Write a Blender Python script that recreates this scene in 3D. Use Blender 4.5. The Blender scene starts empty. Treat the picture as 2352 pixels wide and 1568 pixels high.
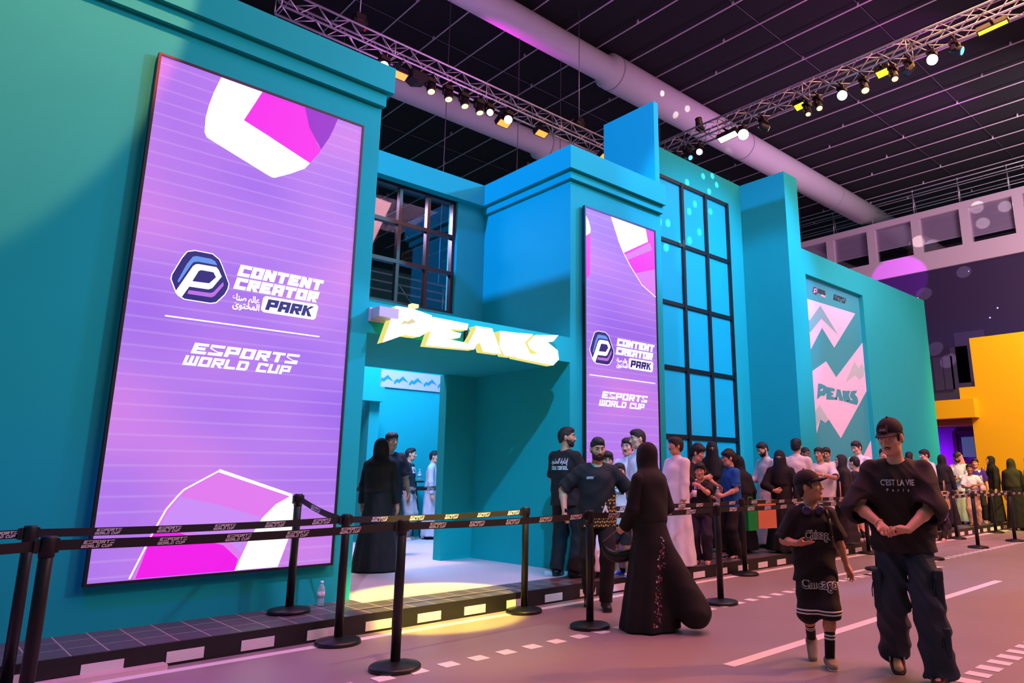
import bpy, bmesh, math, random
import numpy as np
from mathutils import Vector, Matrix

SC = bpy.context.scene
COL = SC.collection
R = math.radians

# ------------------------------------------------------------------ camera
cam_d = bpy.data.cameras.new('camera')
cam = bpy.data.objects.new('camera', cam_d)
COL.objects.link(cam)
YAW, PITCH = 0.8044, 0.2173
cam.location = (0, 0, 1.31)
_f = Vector((math.cos(YAW)*math.cos(PITCH), math.sin(YAW)*math.cos(PITCH), math.sin(PITCH)))
cam.rotation_euler = _f.to_track_quat('-Z', 'Y').to_euler()
cam_d.sensor_width = 36.0
cam_d.lens = 1627.4/2352*36
cam_d.shift_x = -(1333-1176)/2352
cam_d.shift_y = -(784-732.4)/2352
cam_d.clip_end = 200
SC.camera = cam

# ------------------------------------------------------------------ view, world, lights
SC.view_settings.view_transform = 'Standard'
SC.view_settings.look = 'None'
SC.view_settings.gamma = 1
SC.view_settings.exposure = 0.0
try:
    SC.view_settings.use_curve_mapping = False
except Exception:
    pass

def lin(c):
    return tuple(((v/255)/12.92 if v/255 <= .04045 else ((v/255+.055)/1.055)**2.4) for v in c)

world = bpy.data.worlds.new('hall_glow')
SC.world = world
world.use_nodes = True
wb = world.node_tree.nodes['Background']
wb.inputs[0].default_value = (.03, .105, .135, 1)
wb.inputs[1].default_value = 1.0

def light(kind, loc, target, power, color, size=.2, spot=40, blend=.3, name='lamp'):
    d = bpy.data.lights.new(name, kind)
    d.energy = power
    d.color = color
    if kind == 'SPOT':
        d.spot_size = R(spot); d.spot_blend = blend; d.shadow_soft_size = size
    elif kind == 'AREA':
        d.size = size
    else:
        d.shadow_soft_size = size
    o = bpy.data.objects.new(name, d)
    COL.objects.link(o)
    o.location = loc
    if target is not None:
        o.rotation_euler = (Vector(target)-Vector(loc)).to_track_quat('-Z', 'Y').to_euler()
    return o

# stage spots inferred from their coloured light, and unseen floods added as fill
light('AREA', (5.5, 2.0, 10.8), (5.5, 2.2, 0), 800, (1, 0.22, 0.46), size=5, name='hall_flood')  # unseen overhead flood added to redden the street floor, sparing the walls
light('AREA', (13, 1.5, 10.8), (13, 2.2, 0), 1048, (1, 0.42, 0.18), size=6, name='hall_flood')  # second unseen overhead flood, added for the floor at right
light('SPOT', (-0.9, 7.7, 8.6), (7.0, 7.6, 4.6), 4564, (0.0, 0.3, 1.0), size=0.12, spot=50, blend=0.35, name='stage_spot')
light('SPOT', (11.6, 3.2, 8.35), (4.9, 8.3, 4.4), 2700, (0, 0.33, 1), size=0.15, spot=40, blend=0.5, name='stage_spot')
light('SPOT', (12.1, 1.0, 8.35), (10.6, 7.8, 4.2), 3300, (0, 0.46, 1), size=0.15, spot=46, blend=0.6, name='stage_spot')
light('SPOT', (14.0, 0.5, 8.35), (15.8, 6.7, 3.0), 3800, (1, 0.3, 0.5), size=0.2, spot=60, blend=0.8, name='stage_spot')
light('SPOT', (0.0, 1.5, 8.4), (4.4, 7.6, 0.1), 2480, (0.36, 0.38, 0.85), size=0.05, spot=18, blend=0.3, name='stage_spot')
light('SPOT', (-1.5, 3.6, 8.3), (1.0, 5.2, 0), 892, (0.0, 0.0, 1.0), size=0.1, spot=30, blend=0.4, name='stage_spot')
light('SPOT', (1.6, 3.4, 9.0), (0.0, 6.7, 5.55), 6000, (1, 0.13, 0.05), size=0.05, spot=34, blend=0.12, name='stage_spot')
light('AREA', (6.4, 10.8, 5.4), (8.0, 12.4, 1.0), 430, (0, 0.42, 1), size=2.2, name='pavilion_lamp')
light('AREA', (5.2, 9.9, 5.4), (5.2, 9.6, 0), 270, (1, 0.62, 1), size=1.2, name='pavilion_lamp')
light('AREA', (13, 4, 6.8), (13, 9, 12), 60, (1, 0.6, 1), size=6, name='roof_wash')
light('AREA', (5, 9.5, 7.0), (6, 13, 12), 111, (0.881, 0.251, 1.0), size=4, name='roof_wash')
light('SPOT', (16.5, 0.5, 8.5), (22, 5.0, 2.5), 3214, (0.783, 1.0, 0.0), size=0.15, spot=56, blend=0.6, name='stage_spot')
light('AREA', (21, 2, 9.0), (27, 8, 9), 478, (1.0, 0.77, 0.964), size=3, name='hall_flood')
light('SPOT', (11.5, -1.0, 8.4), (2.6, 6.7, 4.8), 3300, (0, 0.66, 1), size=0.3, spot=44, blend=0.9, name='stage_spot')
light('SPOT', (2.0, -1.0, 8.4), (6.2, 7.3, 1.2), 19, (0.0, 1.0, 0.0), size=0.2, spot=30, blend=0.7, name='stage_spot')
light('SPOT', (2.5, 3.2, 8.4), (12.2, 7.3, 3.6), 2800, (0, 0.45, 1), size=0.12, spot=26, blend=0.4, name='stage_spot')
light('SPOT', (1.5, 0.5, 8.4), (6.3, 7.6, 0.6), 4200, (0, 0.5, 1), size=0.1, spot=22, blend=0.6, name='stage_spot')
light('AREA', (18, 6, 7.5), (17, 11.5, 11.6), 230, (0.9, 0.42, 1), size=3, name='roof_wash')
light('SPOT', (12.1, 5.4, 8.4), (7.3, 6.7, 3.6), 420, (0, .42, 1), size=.15, spot=46, blend=.6, name='stage_spot')
light('SPOT', (12.1, 3.4, 8.4), (3.3, 6.9, 3.4), 1500, (0, .38, 1), size=.15, spot=14, blend=.6, name='stage_spot')
light('AREA', (-3.0, -.5, 8.5), (0.3, 6.7, 2.5), 45, (.6, 1, .62), size=3, name='hall_flood')  # unseen flood added to tint the far left wall greenish
light('SPOT', (3.0, 1.6, 8.6), (4.05, 6.2, .15), 14000, (1, .78, .08), size=.05, spot=11, blend=.3, name='stage_spot')
light('SPOT', (5.0, 10.3, 9.0), (5.2, 9.8, 0), 1500, (1, .5, .3), size=.2, spot=34, blend=.5, name='stage_spot')
light('SPOT', (2.0, 1.2, 8.6), (3.5, 5.1, 0), 1500, (1, .72, .2), size=.05, spot=15, blend=.8, name='stage_spot')
light('SPOT', (11.5, -1.5, 6.5), (5.0, 2.4, 1.1), 2600, (1, .33, .10), size=.12, spot=14, blend=.7, name='stage_spot')
light('AREA', (8, -3.5, 8.0), (9.5, 6.0, 1.0), 420, (1, .42, .48), size=5, name='hall_flood')  # unseen front flood added to turn the queueing people pink
light('SPOT', (17, -1, 8.0), (19.5, 6.0, 1.0), 1500, (1, .5, .42), size=.4, spot=32, blend=.7, name='hall_flood')
# magenta washes along the roof rails, violet wash on the far stands
light('SPOT', (8.6, 12.6, 10.6), (10.0, 9.0, 12), 95, (1, 0, .95), size=.1, spot=95, blend=.6, name='roof_wash')
light('SPOT', (13.0, 5.0, 10.4), (13.8, 6.5, 12), 95, (1, 0, .95), size=.1, spot=100, blend=.6, name='roof_wash')
light('SPOT', (16.5, 4.5, 10.4), (17.5, 6.5, 12), 95, (1, 0, .95), size=.1, spot=100, blend=.6, name='roof_wash')
light('SPOT', (20.5, 5.5, 10.4), (21.5, 7.0, 12), 95, (1, 0, .95), size=.1, spot=100, blend=.6, name='roof_wash')
light('SPOT', (18.5, 5.0, 8.5), (27, 10.4, 8.6), 5200, (.6, 0, 1), size=.05, spot=11, blend=.15, name='stage_spot')

# ------------------------------------------------------------------ materials
MATS = {}
def mat(name, col, rough=.6, metal=0., emit=0., noise=0., nscale=8., bump=0., bscale=60., coat=0., alpha=None, spec=.5, sheen=0.):
    if name in MATS:
        return MATS[name]
    m = bpy.data.materials.new(name)
    m.use_nodes = True
    nt = m.node_tree
    b = nt.nodes['Principled BSDF']
    c = lin(col)
    b.inputs['Base Color'].default_value = (*c, 1)
    b.inputs['Roughness'].default_value = rough
    b.inputs['Metallic'].default_value = metal
    b.inputs['Specular IOR Level'].default_value = spec
    if coat:
        b.inputs['Coat Weight'].default_value = coat
    if sheen:
        b.inputs['Sheen Weight'].default_value = sheen
    if emit:
        b.inputs['Emission Color'].default_value = (*c, 1)
        b.inputs['Emission Strength'].default_value = emit
        b.inputs['Base Color'].default_value = (0.02, 0.02, 0.02, 1)
    if alpha is not None:
        b.inputs['Alpha'].default_value = alpha
    if noise or bump:
        tc = nt.nodes.new('ShaderNodeTexCoord')
    if noise:
        nz = nt.nodes.new('ShaderNodeTexNoise'); nz.inputs['Scale'].default_value = nscale; nz.inputs['Detail'].default_value = 5
        nt.links.new(tc.outputs['Object'], nz.inputs['Vector'])
        mx = nt.nodes.new('ShaderNodeMixRGB'); mx.blend_type = 'MIX'
        mx.inputs[1].default_value = (*[v*(1-noise) for v in c], 1)
        mx.inputs[2].default_value = (*[min(1, v*(1+noise)) for v in c], 1)
        nt.links.new(nz.outputs['Fac'], mx.inputs[0])
        nt.links.new(mx.outputs[0], b.inputs['Base Color'])
    if bump:
        nz = nt.nodes.new('ShaderNodeTexNoise'); nz.inputs['Scale'].default_value = bscale; nz.inputs['Detail'].default_value = 4
        nt.links.new(tc.outputs['Object'], nz.inputs['Vector'])
        bp = nt.nodes.new('ShaderNodeBump'); bp.inputs['Strength'].default_value = bump; bp.inputs['Distance'].default_value = .01
        nt.links.new(nz.outputs['Fac'], bp.inputs['Height'])
        nt.links.new(bp.outputs[0], b.inputs['Normal'])
    MATS[name] = m
    return m

def M_screen():
    m = bpy.data.materials.new('led_panel'); m.use_nodes = True
    nt = m.node_tree; b = nt.nodes['Principled BSDF']
    b.inputs['Base Color'].default_value = (.01, .01, .01, 1); b.inputs['Roughness'].default_value = .6
    tc = nt.nodes.new('ShaderNodeTexCoord')
    mp = nt.nodes.new('ShaderNodeMapping'); mp.inputs['Scale'].default_value = (.55, .55, .8); mp.inputs['Rotation'].default_value = (0, .5, 0)
    nt.links.new(tc.outputs['Object'], mp.inputs['Vector'])
    nz = nt.nodes.new('ShaderNodeTexNoise'); nz.inputs['Scale'].default_value = 1.1; nz.inputs['Detail'].default_value = 1.0
    nt.links.new(mp.outputs[0], nz.inputs['Vector'])
    cr = nt.nodes.new('ShaderNodeValToRGB')
    e = cr.color_ramp.elements
    e[0].position = .30; e[0].color = (*lin((158, 104, 238)), 1)
    e[1].position = .72; e[1].color = (*lin((214, 132, 236)), 1)
    k = e.new(.5); k.color = (*lin((182, 122, 240)), 1)
    nt.links.new(nz.outputs['Fac'], cr.inputs[0])
    wv = nt.nodes.new('ShaderNodeTexWave'); wv.wave_type = 'BANDS'; wv.bands_direction = 'Z'
    wv.inputs['Scale'].default_value = 2.6; wv.inputs['Distortion'].default_value = 0
    nt.links.new(tc.outputs['Object'], wv.inputs['Vector'])
    cr2 = nt.nodes.new('ShaderNodeValToRGB')
    cr2.color_ramp.elements[0].position = .90; cr2.color_ramp.elements[0].color = (0, 0, 0, 1)
    cr2.color_ramp.elements[1].position = 1.0; cr2.color_ramp.elements[1].color = (.22, .22, .22, 1)
    nt.links.new(wv.outputs['Fac'], cr2.inputs[0])
    mx = nt.nodes.new('ShaderNodeMixRGB'); mx.blend_type = 'MIX'; mx.inputs[2].default_value = (*lin((226, 190, 250)), 1)
    nt.links.new(cr2.outputs[0], mx.inputs[0]); nt.links.new(cr.outputs[0], mx.inputs[1])
    nt.links.new(mx.outputs[0], b.inputs['Emission Color'])
    b.inputs['Emission Strength'].default_value = .95
    return m

TEAL = mat('turquoise_paint', (28, 173, 173), rough=.75, noise=.03, nscale=3, bump=.04, bscale=25, spec=.08)
TEALF = mat('turquoise_window_film', (24, 178, 200), rough=.35, spec=.2, noise=.05, nscale=2.5)
BLACKM = mat('black_metal', (16, 16, 19), rough=.42, noise=.1, nscale=20)
BLACKP = mat('black_plastic', (20, 20, 22), rough=.5)
FRAMEM = mat('black_window_bar', (12, 20, 26), rough=.4)
WHITEV = mat('white_tape', (232, 228, 228), rough=.6, noise=.05, nscale=12)
ALU = mat('truss_aluminium', (190, 186, 190), rough=.35, metal=.75)
DUCT = mat('pale_duct_fabric', (205, 196, 200), rough=.7, noise=.04, nscale=2)
CEIL = mat('black_ceiling_cloth', (7, 6, 14), rough=.9)
RAIL = mat('roof_rail', (200, 180, 190), rough=.5, metal=.2)

# ------------------------------------------------------------------ mesh builder
class MB:
    def __init__(s):
        s.v = []; s.f = []; s.mi = []; s.sm = []
    def add(s, vs, fs, mi=0, smooth=False):
        n = len(s.v)
        s.v += [tuple(v) for v in vs]
        s.f += [tuple(i+n for i in f) for f in fs]
        s.mi += [mi]*len(fs); s.sm += [smooth]*len(fs)
        return s
    def box(s, x0, x1, y0, y1, z0, z1, mi=0):
        vs = [(x, y, z) for z in (z0, z1) for y in (y0, y1) for x in (x0, x1)]
        return s.add(vs, [(0, 2, 3, 1), (4, 5, 7, 6), (0, 1, 5, 4), (2, 6, 7, 3), (0, 4, 6, 2), (1, 3, 7, 5)], mi)
    def obox(s, c, ax, ay, az, mi=0):
        c, ax, ay, az = Vector(c), Vector(ax), Vector(ay), Vector(az)
        vs = [c+ax*i+ay*j+az*k for k in (-1, 1) for j in (-1, 1) for i in (-1, 1)]
        return s.add(vs, [(0, 2, 3, 1), (4, 5, 7, 6), (0, 1, 5, 4), (2, 6, 7, 3), (0, 4, 6, 2), (1, 3, 7, 5)], mi)
    def tube(s, a, b, r, n=8, r2=None, cap=True, mi=0, smooth=True):
        a, b = Vector(a), Vector(b); r2 = r if r2 is None else r2
        d = (b-a)
        if d.length < 1e-6: return s
        q = d.to_track_quat('Z', 'Y')
        vs = []
        for p, rr in ((a, r), (b, r2)):
            for i in range(n):
                t = 2*math.pi*i/n
                vs.append(p+q @ Vector((rr*math.cos(t), rr*math.sin(t), 0)))
        s.add(vs, [(i, (i+1) % n, n+(i+1) % n, n+i) for i in range(n)], mi, smooth)
        if cap:
            m = len(s.v)-2*n
            s.f += [tuple(m+i for i in range(n))[::-1], tuple(m+n+i for i in range(n))]
            s.mi += [mi, mi]; s.sm += [False, False]
        return s
    def path(s, pts, r, n=6, mi=0):
        for a, b in zip(pts, pts[1:]): s.tube(a, b, r, n, mi=mi)
        return s
    def lathe(s, prof, c=(0, 0, 0), n=24, mi=0, axis=None):
        c = Vector(c); q = Vector(axis).to_track_quat('Z', 'Y') if axis is not None else None
        vs = []
        for r, z in prof:
            for i in range(n):
                t = 2*math.pi*i/n
                p = Vector((r*math.cos(t), r*math.sin(t), z))
                vs.append(c+(q @ p if q else p))
        fs = []
        for k in range(len(prof)-1):
            for i in range(n):
                j = (i+1) % n
                fs.append((k*n+i, k*n+j, (k+1)*n+j, (k+1)*n+i))
        s.add(vs, fs, mi, True)
        m = len(s.v)-len(vs)
        if prof[0][0] > 1e-5: s.f.append(tuple(m+i for i in range(n))[::-1]); s.mi.append(mi); s.sm.append(False)
        if prof[-1][0] > 1e-5: s.f.append(tuple(m+(len(prof)-1)*n+i for i in range(n))); s.mi.append(mi); s.sm.append(False)
        return s
    def ball(s, c, r, n=12, mi=0):
        c = Vector(c)
        r = r if hasattr(r, '__len__') else (r, r, r)
        vs, fs = [], []
        m = n//2
        for k in range(m+1):
            ph = math.pi*k/m
            for i in range(n):
                t = 2*math.pi*i/n
                vs.append(c+Vector((r[0]*math.sin(ph)*math.cos(t), r[1]*math.sin(ph)*math.sin(t), r[2]*math.cos(ph))))
        for k in range(m):
            for i in range(n):
                j = (i+1) % n
                fs.append((k*n+i, (k+1)*n+i, (k+1)*n+j, k*n+j))
        return s.add(vs, fs, mi, True)
    def poly(s, pts, depth=None, mi=0):
        """pts: 3D loop; depth: vector to extrude along"""
        n = len(pts); vs = [Vector(p) for p in pts]
        if depth is None:
            return s.add(vs, [tuple(range(n))], mi)
        d = Vector(depth)
        vs2 = vs+[p+d for p in vs]
        return s.add(vs2, [tuple(range(n)), tuple(range(2*n-1, n-1, -1))]+[(i, n+i, n+(i+1) % n, (i+1) % n) for i in range(n)], mi)
    def build(s, name, mats, parent=None, fix=True, tri=False, mtx=None):
        me = bpy.data.meshes.new(name)
        me.from_pydata(s.v, [], s.f)
        for m in (mats if isinstance(mats, (list, tuple)) else [mats]): me.materials.append(m)
        me.polygons.foreach_set('material_index', s.mi)
        me.polygons.foreach_set('use_smooth', s.sm)
        if fix or tri:
            bm = bmesh.new(); bm.from_mesh(me)
            bmesh.ops.remove_doubles(bm, verts=bm.verts, dist=1e-5)
            if tri:
                bmesh.ops.triangulate(bm, faces=[f for f in bm.faces if len(f.verts) > 4], ngon_method='EAR_CLIP')
            if fix: bmesh.ops.recalc_face_normals(bm, faces=bm.faces)
            bm.to_mesh(me); bm.free()
        me.update()
        o = bpy.data.objects.new(name, me)
        COL.objects.link(o)
        if parent is not None: o.parent = parent
        return o

def tag(o, label, cat, group=None, kind=None):
    o['label'] = label; o['category'] = cat
    if group: o['group'] = group
    if kind: o['kind'] = kind
    return o
def thing(name, label, cat, loc=(0, 0, 0), rz=0, group=None):
    o = bpy.data.objects.new(name, None); COL.objects.link(o)
    o.empty_display_size = .1
    o.location = loc; o.rotation_euler = (0, 0, rz)
    return tag(o, label, cat, group)
def struct(o, label=None):
    o['kind'] = 'structure'
    if label: o['label'] = label
    return o
def dup(root, loc, rz, label, group=None):
    r = root.copy(); COL.objects.link(r); r.location = loc; r.rotation_euler = (0, 0, rz)
    r['label'] = label
    if group: r['group'] = group
    for ch in list(root.children):
        c = ch.copy(); COL.objects.link(c); c.parent = r
        for g in ch.children:
            d = g.copy(); COL.objects.link(d); d.parent = c
    return r
# ------------------------------------------------------------------ structure
FY = 6.72          # facade plane
PZ = .15           # platform height
def floor_mat():
    m = mat('street_floor_paint', (150, 138, 138), rough=.42, noise=.10, nscale=1.2, bump=.05, bscale=14)
    return m
mb = MB().box(-14, 45, -14, 5.93, -.1, 0)
fl = struct(mb.build('floor', floor_mat()))
# lane marks painted on the floor
mk = MB()
mk.box(-4, 40, 5.70, 5.79, 0, .002)
def dash(xc, y, w, dy):
    mk.box(xc-w/2, xc+w/2, y-dy/2, y+dy/2, .001, .003)
for i in range(100): dash(3.10+.257*(i-20), 4.567, .125, .125)
for i in range(9):
    dash(5.30+.447*i, 1.87, .125, .15); dash(5.525+.447*i, 1.87, .11, .15)
mk.box(4.5, 10.45, 3.12, 3.22, .001, .003)
mk.add([(9.64, 4.50, .003), (11.42, 4.17, .003), (11.42, 4.33, .003), (9.64, 4.66, .003)], [(0, 1, 2, 3)])
mk.box(9.0, 10.6, 4.80, 4.88, .001, .003)
mk.build('lane_marking', WHITEV, fl)
MB().box(-4, 1.62, 5.79, 5.90, 0, .035).build('cable_ramp', mat('pinkish_ramp', (215, 190, 190), rough=.6), fl)

def tile_mat():
    m = bpy.data.materials.new('dark_floor_tile'); m.use_nodes = True
    nt = m.node_tree; b = nt.nodes['Principled BSDF']; b.inputs['Roughness'].default_value = .38
    tc = nt.nodes.new('ShaderNodeTexCoord'); mp = nt.nodes.new('ShaderNodeMapping'); mp.inputs['Scale'].default_value = (1, 1, 1)
    nt.links.new(tc.outputs['Object'], mp.inputs['Vector'])
    br = nt.nodes.new('ShaderNodeTexBrick'); br.offset = 0
    br.inputs['Scale'].default_value = 1
    br.inputs['Brick Width'].default_value = .215; br.inputs['Row Height'].default_value = .27
    br.inputs['Mortar Size'].default_value = .006; br.inputs['Mortar Smooth'].default_value = .3
    br.inputs['Color1'].default_value = (*lin((78, 74, 82)), 1); br.inputs['Color2'].default_value = (*lin((90, 84, 90)), 1)
    br.inputs['Mortar'].default_value = (*lin((168, 150, 150)), 1)
    nt.links.new(mp.outputs[0], br.inputs['Vector'])
    nt.links.new(br.outputs['Color'], b.inputs['Base Color'])
    return m
TILE = tile_mat()
mb = MB().box(-6, 22, 5.93, 12.5, 0, PZ)
pf = struct(mb.build('floor_platform', TILE))
kb = MB(); kb.box(-6, 22, 5.905, 5.93, 0, PZ+.004)
kb.build('kerb_face', mat('black_kerb', (24, 21, 22), rough=.5), pf)
kw = MB()
for i in range(46): kw.box(-.89+i*.505, -.89+i*.505+.245, 5.90, 5.906, .02, .095)
kw.build('kerb_marking', WHITEV, pf)
PALE = mat('pale_portal_floor', (196, 188, 190), rough=.5, noise=.08, nscale=2)
MB().box(3.40, 6.28, 6.47, 15, PZ, PZ+.004).build('portal_floor', PALE, pf)
MB().box(-2, 14, 8.95, 15, PZ-.02, PZ+.003).build('pavilion_floor', PALE, pf)

# left wall with its cornice
w = MB().box(-8, 3.40, FY, 8.8, 0, 5.77).build('wall_left', TEAL); struct(w)
c = MB().box(-8, 3.48, 6.60, 8.85, 5.46, 5.77).box(-8, 3.42, 6.66, FY, 5.30, 5.46)
struct(c.build('trim_1', TEAL))
# entrance: beam, roof, recess wall above, side return
struct(MB().box(3.40, 6.28, FY, 8.9, 2.76, 3.09).build('wall_entrance', TEAL))
rw = MB()
WX0, WX1, WZ0, WZ1 = 3.40, 5.77, 3.65, 5.44
rw.box(WX1, 6.28, 8.70, 8.95, 3.09, 5.77).box(3.40, WX1, 8.70, 8.95, WZ1, 5.77).box(3.40, WX1, 8.70, 8.95, 3.09, WZ0)
struct(rw.build('wall_recess', TEAL))
c = MB().box(3.40, 6.28, 8.58, 8.72, 5.43, 5.77); struct(c.build('trim_2', TEAL))
# wing wall at the back of the portal
struct(MB().box(5.76, 6.28, 8.80, 8.98, 0, 2.76).build('wall_portal', TEAL))
# centre block
struct(MB().box(6.28, 8.22, FY, 8.95, 0, 5.77).build('wall_centre', TEAL))
c = MB().box(6.17, 8.22, 6.60, 8.72, 5.44, 5.775).box(6.23, 8.22, 6.66, 8.72, 5.32, 5.44)
struct(c.build('trim_3', TEAL))
fin = MB().box(8.15, 8.26, 6.75, 7.88, 5.76, 7.27)
struct(fin.build('wall_fin', TEAL))
# tall window wall, column, right wall
TX0, TX1, TY = 8.22, 12.12, 7.75
tw = MB()
wx0, wx1, wz0, wz1 = 8.65, 11.62, .75, 6.74
tw.box(TX0, wx0, TY, 7.88, 0, 7.27).box(wx1, TX1, TY, 7.88, 0, 7.27).box(wx0, wx1, TY, 7.88, wz1, 7.27).box(wx0, wx1, TY, 7.88, 0, wz0).box(wx0, wx1, 7.82, 7.88, wz0, wz1)
struct(tw.build('wall_window', TEAL))
struct(MB().box(12.12, 12.63, FY, 8.6, 0, 7.27).build('wall_column', TEAL))
dx0, dx1, dz0, dz1 = 12.63+.10, 15.27, .60, 5.26
rwl = MB().box(12.63, dx0, FY, 8.6, 0, 5.77).box(dx1, 18.92, FY, 8.6, 0, 5.77).box(dx0, dx1, FY, 8.6, dz1, 5.77).box(dx0, dx1, FY, 8.6, 0, dz0)
rwl.box(dx0, dx1, 6.82, 8.6, dz0, dz1)
struct(rwl.build('wall_right', TEAL))

# tall window
win = thing('window_1', '', ''); del win['label']; del win['category']; win['kind'] = 'structure'
fr = MB()
y0, y1 = TY-.005, TY+.05
for xx in [wx0+i*(wx1-wx0)/4 for i in range(5)]: fr.box(xx-.035, xx+.035, y0-.01, y1, wz0, wz1)
ZB = [wz1-.03, 5.49, 4.33, 3.16, 1.97, .80]
for zz in ZB: fr.box(wx0, wx1, y0, y1, zz-.035, zz+.035)
fr.build('window_frame', FRAMEM, win)
for i in range(4):
    for j in range(5):
        xa = wx0+i*(wx1-wx0)/4; xb = wx0+(i+1)*(wx1-wx0)/4
        MB().box(xa, xb, TY+.03, TY+.045, ZB[j+1], ZB[j]).build('pane', TEALF, win)

# recess window
def glass_mat():
    m = bpy.data.materials.new('window_glass'); m.use_nodes = True
    nt = m.node_tree; nt.nodes.remove(nt.nodes['Principled BSDF'])
    out = nt.nodes['Material Output']
    t = nt.nodes.new('ShaderNodeBsdfTransparent'); t.inputs[0].default_value = (.84, .85, .92, 1)
    g = nt.nodes.new('ShaderNodeBsdfGlossy'); g.inputs['Roughness'].default_value = .02
    mx = nt.nodes.new('ShaderNodeMixShader'); mx.inputs[0].default_value = .10
    nt.links.new(t.outputs[0], mx.inputs[1]); nt.links.new(g.outputs[0], mx.inputs[2]); nt.links.new(mx.outputs[0], out.inputs[0])
    return m
GLASS = glass_mat()
win2 = bpy.data.objects.new('window_2', None); COL.objects.link(win2); win2['kind'] = 'structure'
fr = MB()
XM = [3.42, 3.89, 4.36, 4.83, 5.30, 5.745]
for xx in XM: fr.box(xx-.025, xx+.025, 8.76, 8.84, WZ0, WZ1)
ZM = [WZ0+.02, 4.28, 4.86, WZ1-.02]
for zz in ZM: fr.box(3.40, WX1, 8.755, 8.845, zz-.028, zz+.028)
fr.build('window_frame', FRAMEM, win2)
for i in range(5):
    for j in range(3):
        MB().box(XM[i], XM[i+1], 8.795, 8.802, ZM[j], ZM[j+1]).build('pane', GLASS, win2)

# pavilion interior
struct(MB().box(2.0, 11.5, 12.6, 12.8, 0, 3.40).box(11.4, 11.6, 8.98, 12.6, 0, 3.40).build('wall_pavilion', TEAL))
struct(MB().box(4.4, 6.42, 11.85, 12.0, 2.63, 2.90).box(6.22, 6.42, 12.0, 12.6, 0, 2.90).build('wall_doorway', TEAL))
ORG = mat('orange_wall', (225, 92, 10), rough=.6)
struct(MB().box(3.0, 6.2, 12.55, 12.59, 0, 3.3).build('wall_orange', ORG))
struct(MB().box(3.0, 6.2, 12.50, 12.55, 1.93, 3.3).build('wall_brick', mat('dull_red_wall', (150, 62, 62), rough=.7)))
bn = thing('mountain_banner', 'lilac banner with a blue zigzag mountain line high inside the portal', 'banner', (0, 0, 0))
BX0, BX1, BZ0, BZ1 = 6.72, 8.30, 2.995, 3.335
MB().box(BX0, BX1, 12.57, 12.60, BZ0, BZ1).build('sheet', mat('lilac_banner', (196, 182, 226), rough=.7), bn)
pk = MB()
per = .335
for i in range(6):
    x0 = BX0-.05+i*per
    top = [(0, .13), (.06, .19), (.09, .165), (.19, .245), (.31, .13)]
    bot = [(.31, .13), (.19, .175), (.10, .10), (.07, .13), (0, .07)]
    pts = [(min(max(x0+a, BX0), BX1), 12.565, BZ0+b) for a, b in top+bot[1:]]
    pk.poly(pts, (0, .004, 0))
pk.build('mountain_line', mat('banner_blue', (20, 140, 210), rough=.7), bn, tri=True)

# ceiling, rails, ducts
CZ = 12.1
struct(MB().box(-16, 46, -16, 40, CZ, CZ+.1).build('ceiling', CEIL))
k = 0
for i in range(-7, 24):
    xx = 12.63+1.07*i
    if xx < -4: continue
    k += 1
    r = MB().tube((xx, -12, 12.0), (xx, 30, 12.0), .019, 6)
    for yy in range(-8, 30, 4): r.tube((xx, yy+(i % 3), 12.0), (xx, yy+(i % 3), CZ), .03, 6)
    struct(r.build('trim_%d' % (k+3), RAIL))
TH = mat('thin_steel_cable', (90, 84, 100), rough=.5)
k += 3
for yy in (6, 8, 14, 16, 19):
    k += 1
    struct(MB().tube((-4, yy, 12.06), (34, yy, 12.06), .010, 5).build('trim_%d' % k, TH))
def duct(y, z, r, x0, x1, xs, r2, label):
    m = MB().lathe([(r, 0), (r, xs-x0), (r2, xs-x0+.12), (r2, x1-x0)], (x0, y, z), 32, axis=(1, 0, 0))
    d = thing('air_duct', label, 'duct')
    m.build('duct_body', DUCT, d)
    for q in range(int((x1-xs)/6)+1):
        if xs+.3+6*q < x1: MB().lathe([(r2+.004, 0), (r2+.012, .02), (r2+.004, .04)], (xs+.3+6*q, y, z), 32, axis=(1, 0, 0)).build('joint_ring', mat('duct_joint', (150, 140, 150), rough=.6), d)
    for q in range(10):
        hx = x0+2+q*3.5
        if hx < x1: MB().tube((hx, y, z+r), (hx, y, CZ), .008, 5).build('hanger', TH, d)
    return d
duct(11.48, 11.6, .345, -6, 30, 11.9, .46, 'large pale air duct running above the second truss at upper right')
duct(15.0, 11.0, .33, -6, 30, 12.6, .44, 'pale air duct crossing behind the left truss above the portal')

# far end of the hall: mural, mezzanine with windows and railing
FX = 27.0
def mural_mat():
    m = bpy.data.materials.new('night_city_mural'); m.use_nodes = True
    nt = m.node_tree; b = nt.nodes['Principled BSDF']; b.inputs['Roughness'].default_value = .6
    tc = nt.nodes.new('ShaderNodeTexCoord')
    br = nt.nodes.new('ShaderNodeTexBrick'); br.inputs['Scale'].default_value = 1.0
    mp = nt.nodes.new('ShaderNodeMapping'); mp.inputs['Rotation'].default_value = (R(90), 0, R(90))
    nt.links.new(tc.outputs['Object'], mp.inputs['Vector']); nt.links.new(mp.outputs[0], br.inputs['Vector'])
    br.inputs['Brick Width'].default_value = 1.3; br.inputs['Row Height'].default_value = .45; br.inputs['Mortar Size'].default_value = .05
    br.inputs['Color1'].default_value = (*lin((58, 36, 78)), 1); br.inputs['Color2'].default_value = (*lin((70, 42, 88)), 1); br.inputs['Mortar'].default_value = (*lin((52, 34, 74)), 1)
    nt.links.new(br.outputs['Color'], b.inputs['Base Color'])
    b.inputs['Emission Strength'].default_value = 0.0
    return m
struct(MB().box(FX, FX+.3, -6, 30, 0, 8.9).build('wall_mural', mural_mat()))
st = MB()
rng = random.Random(4)
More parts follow.
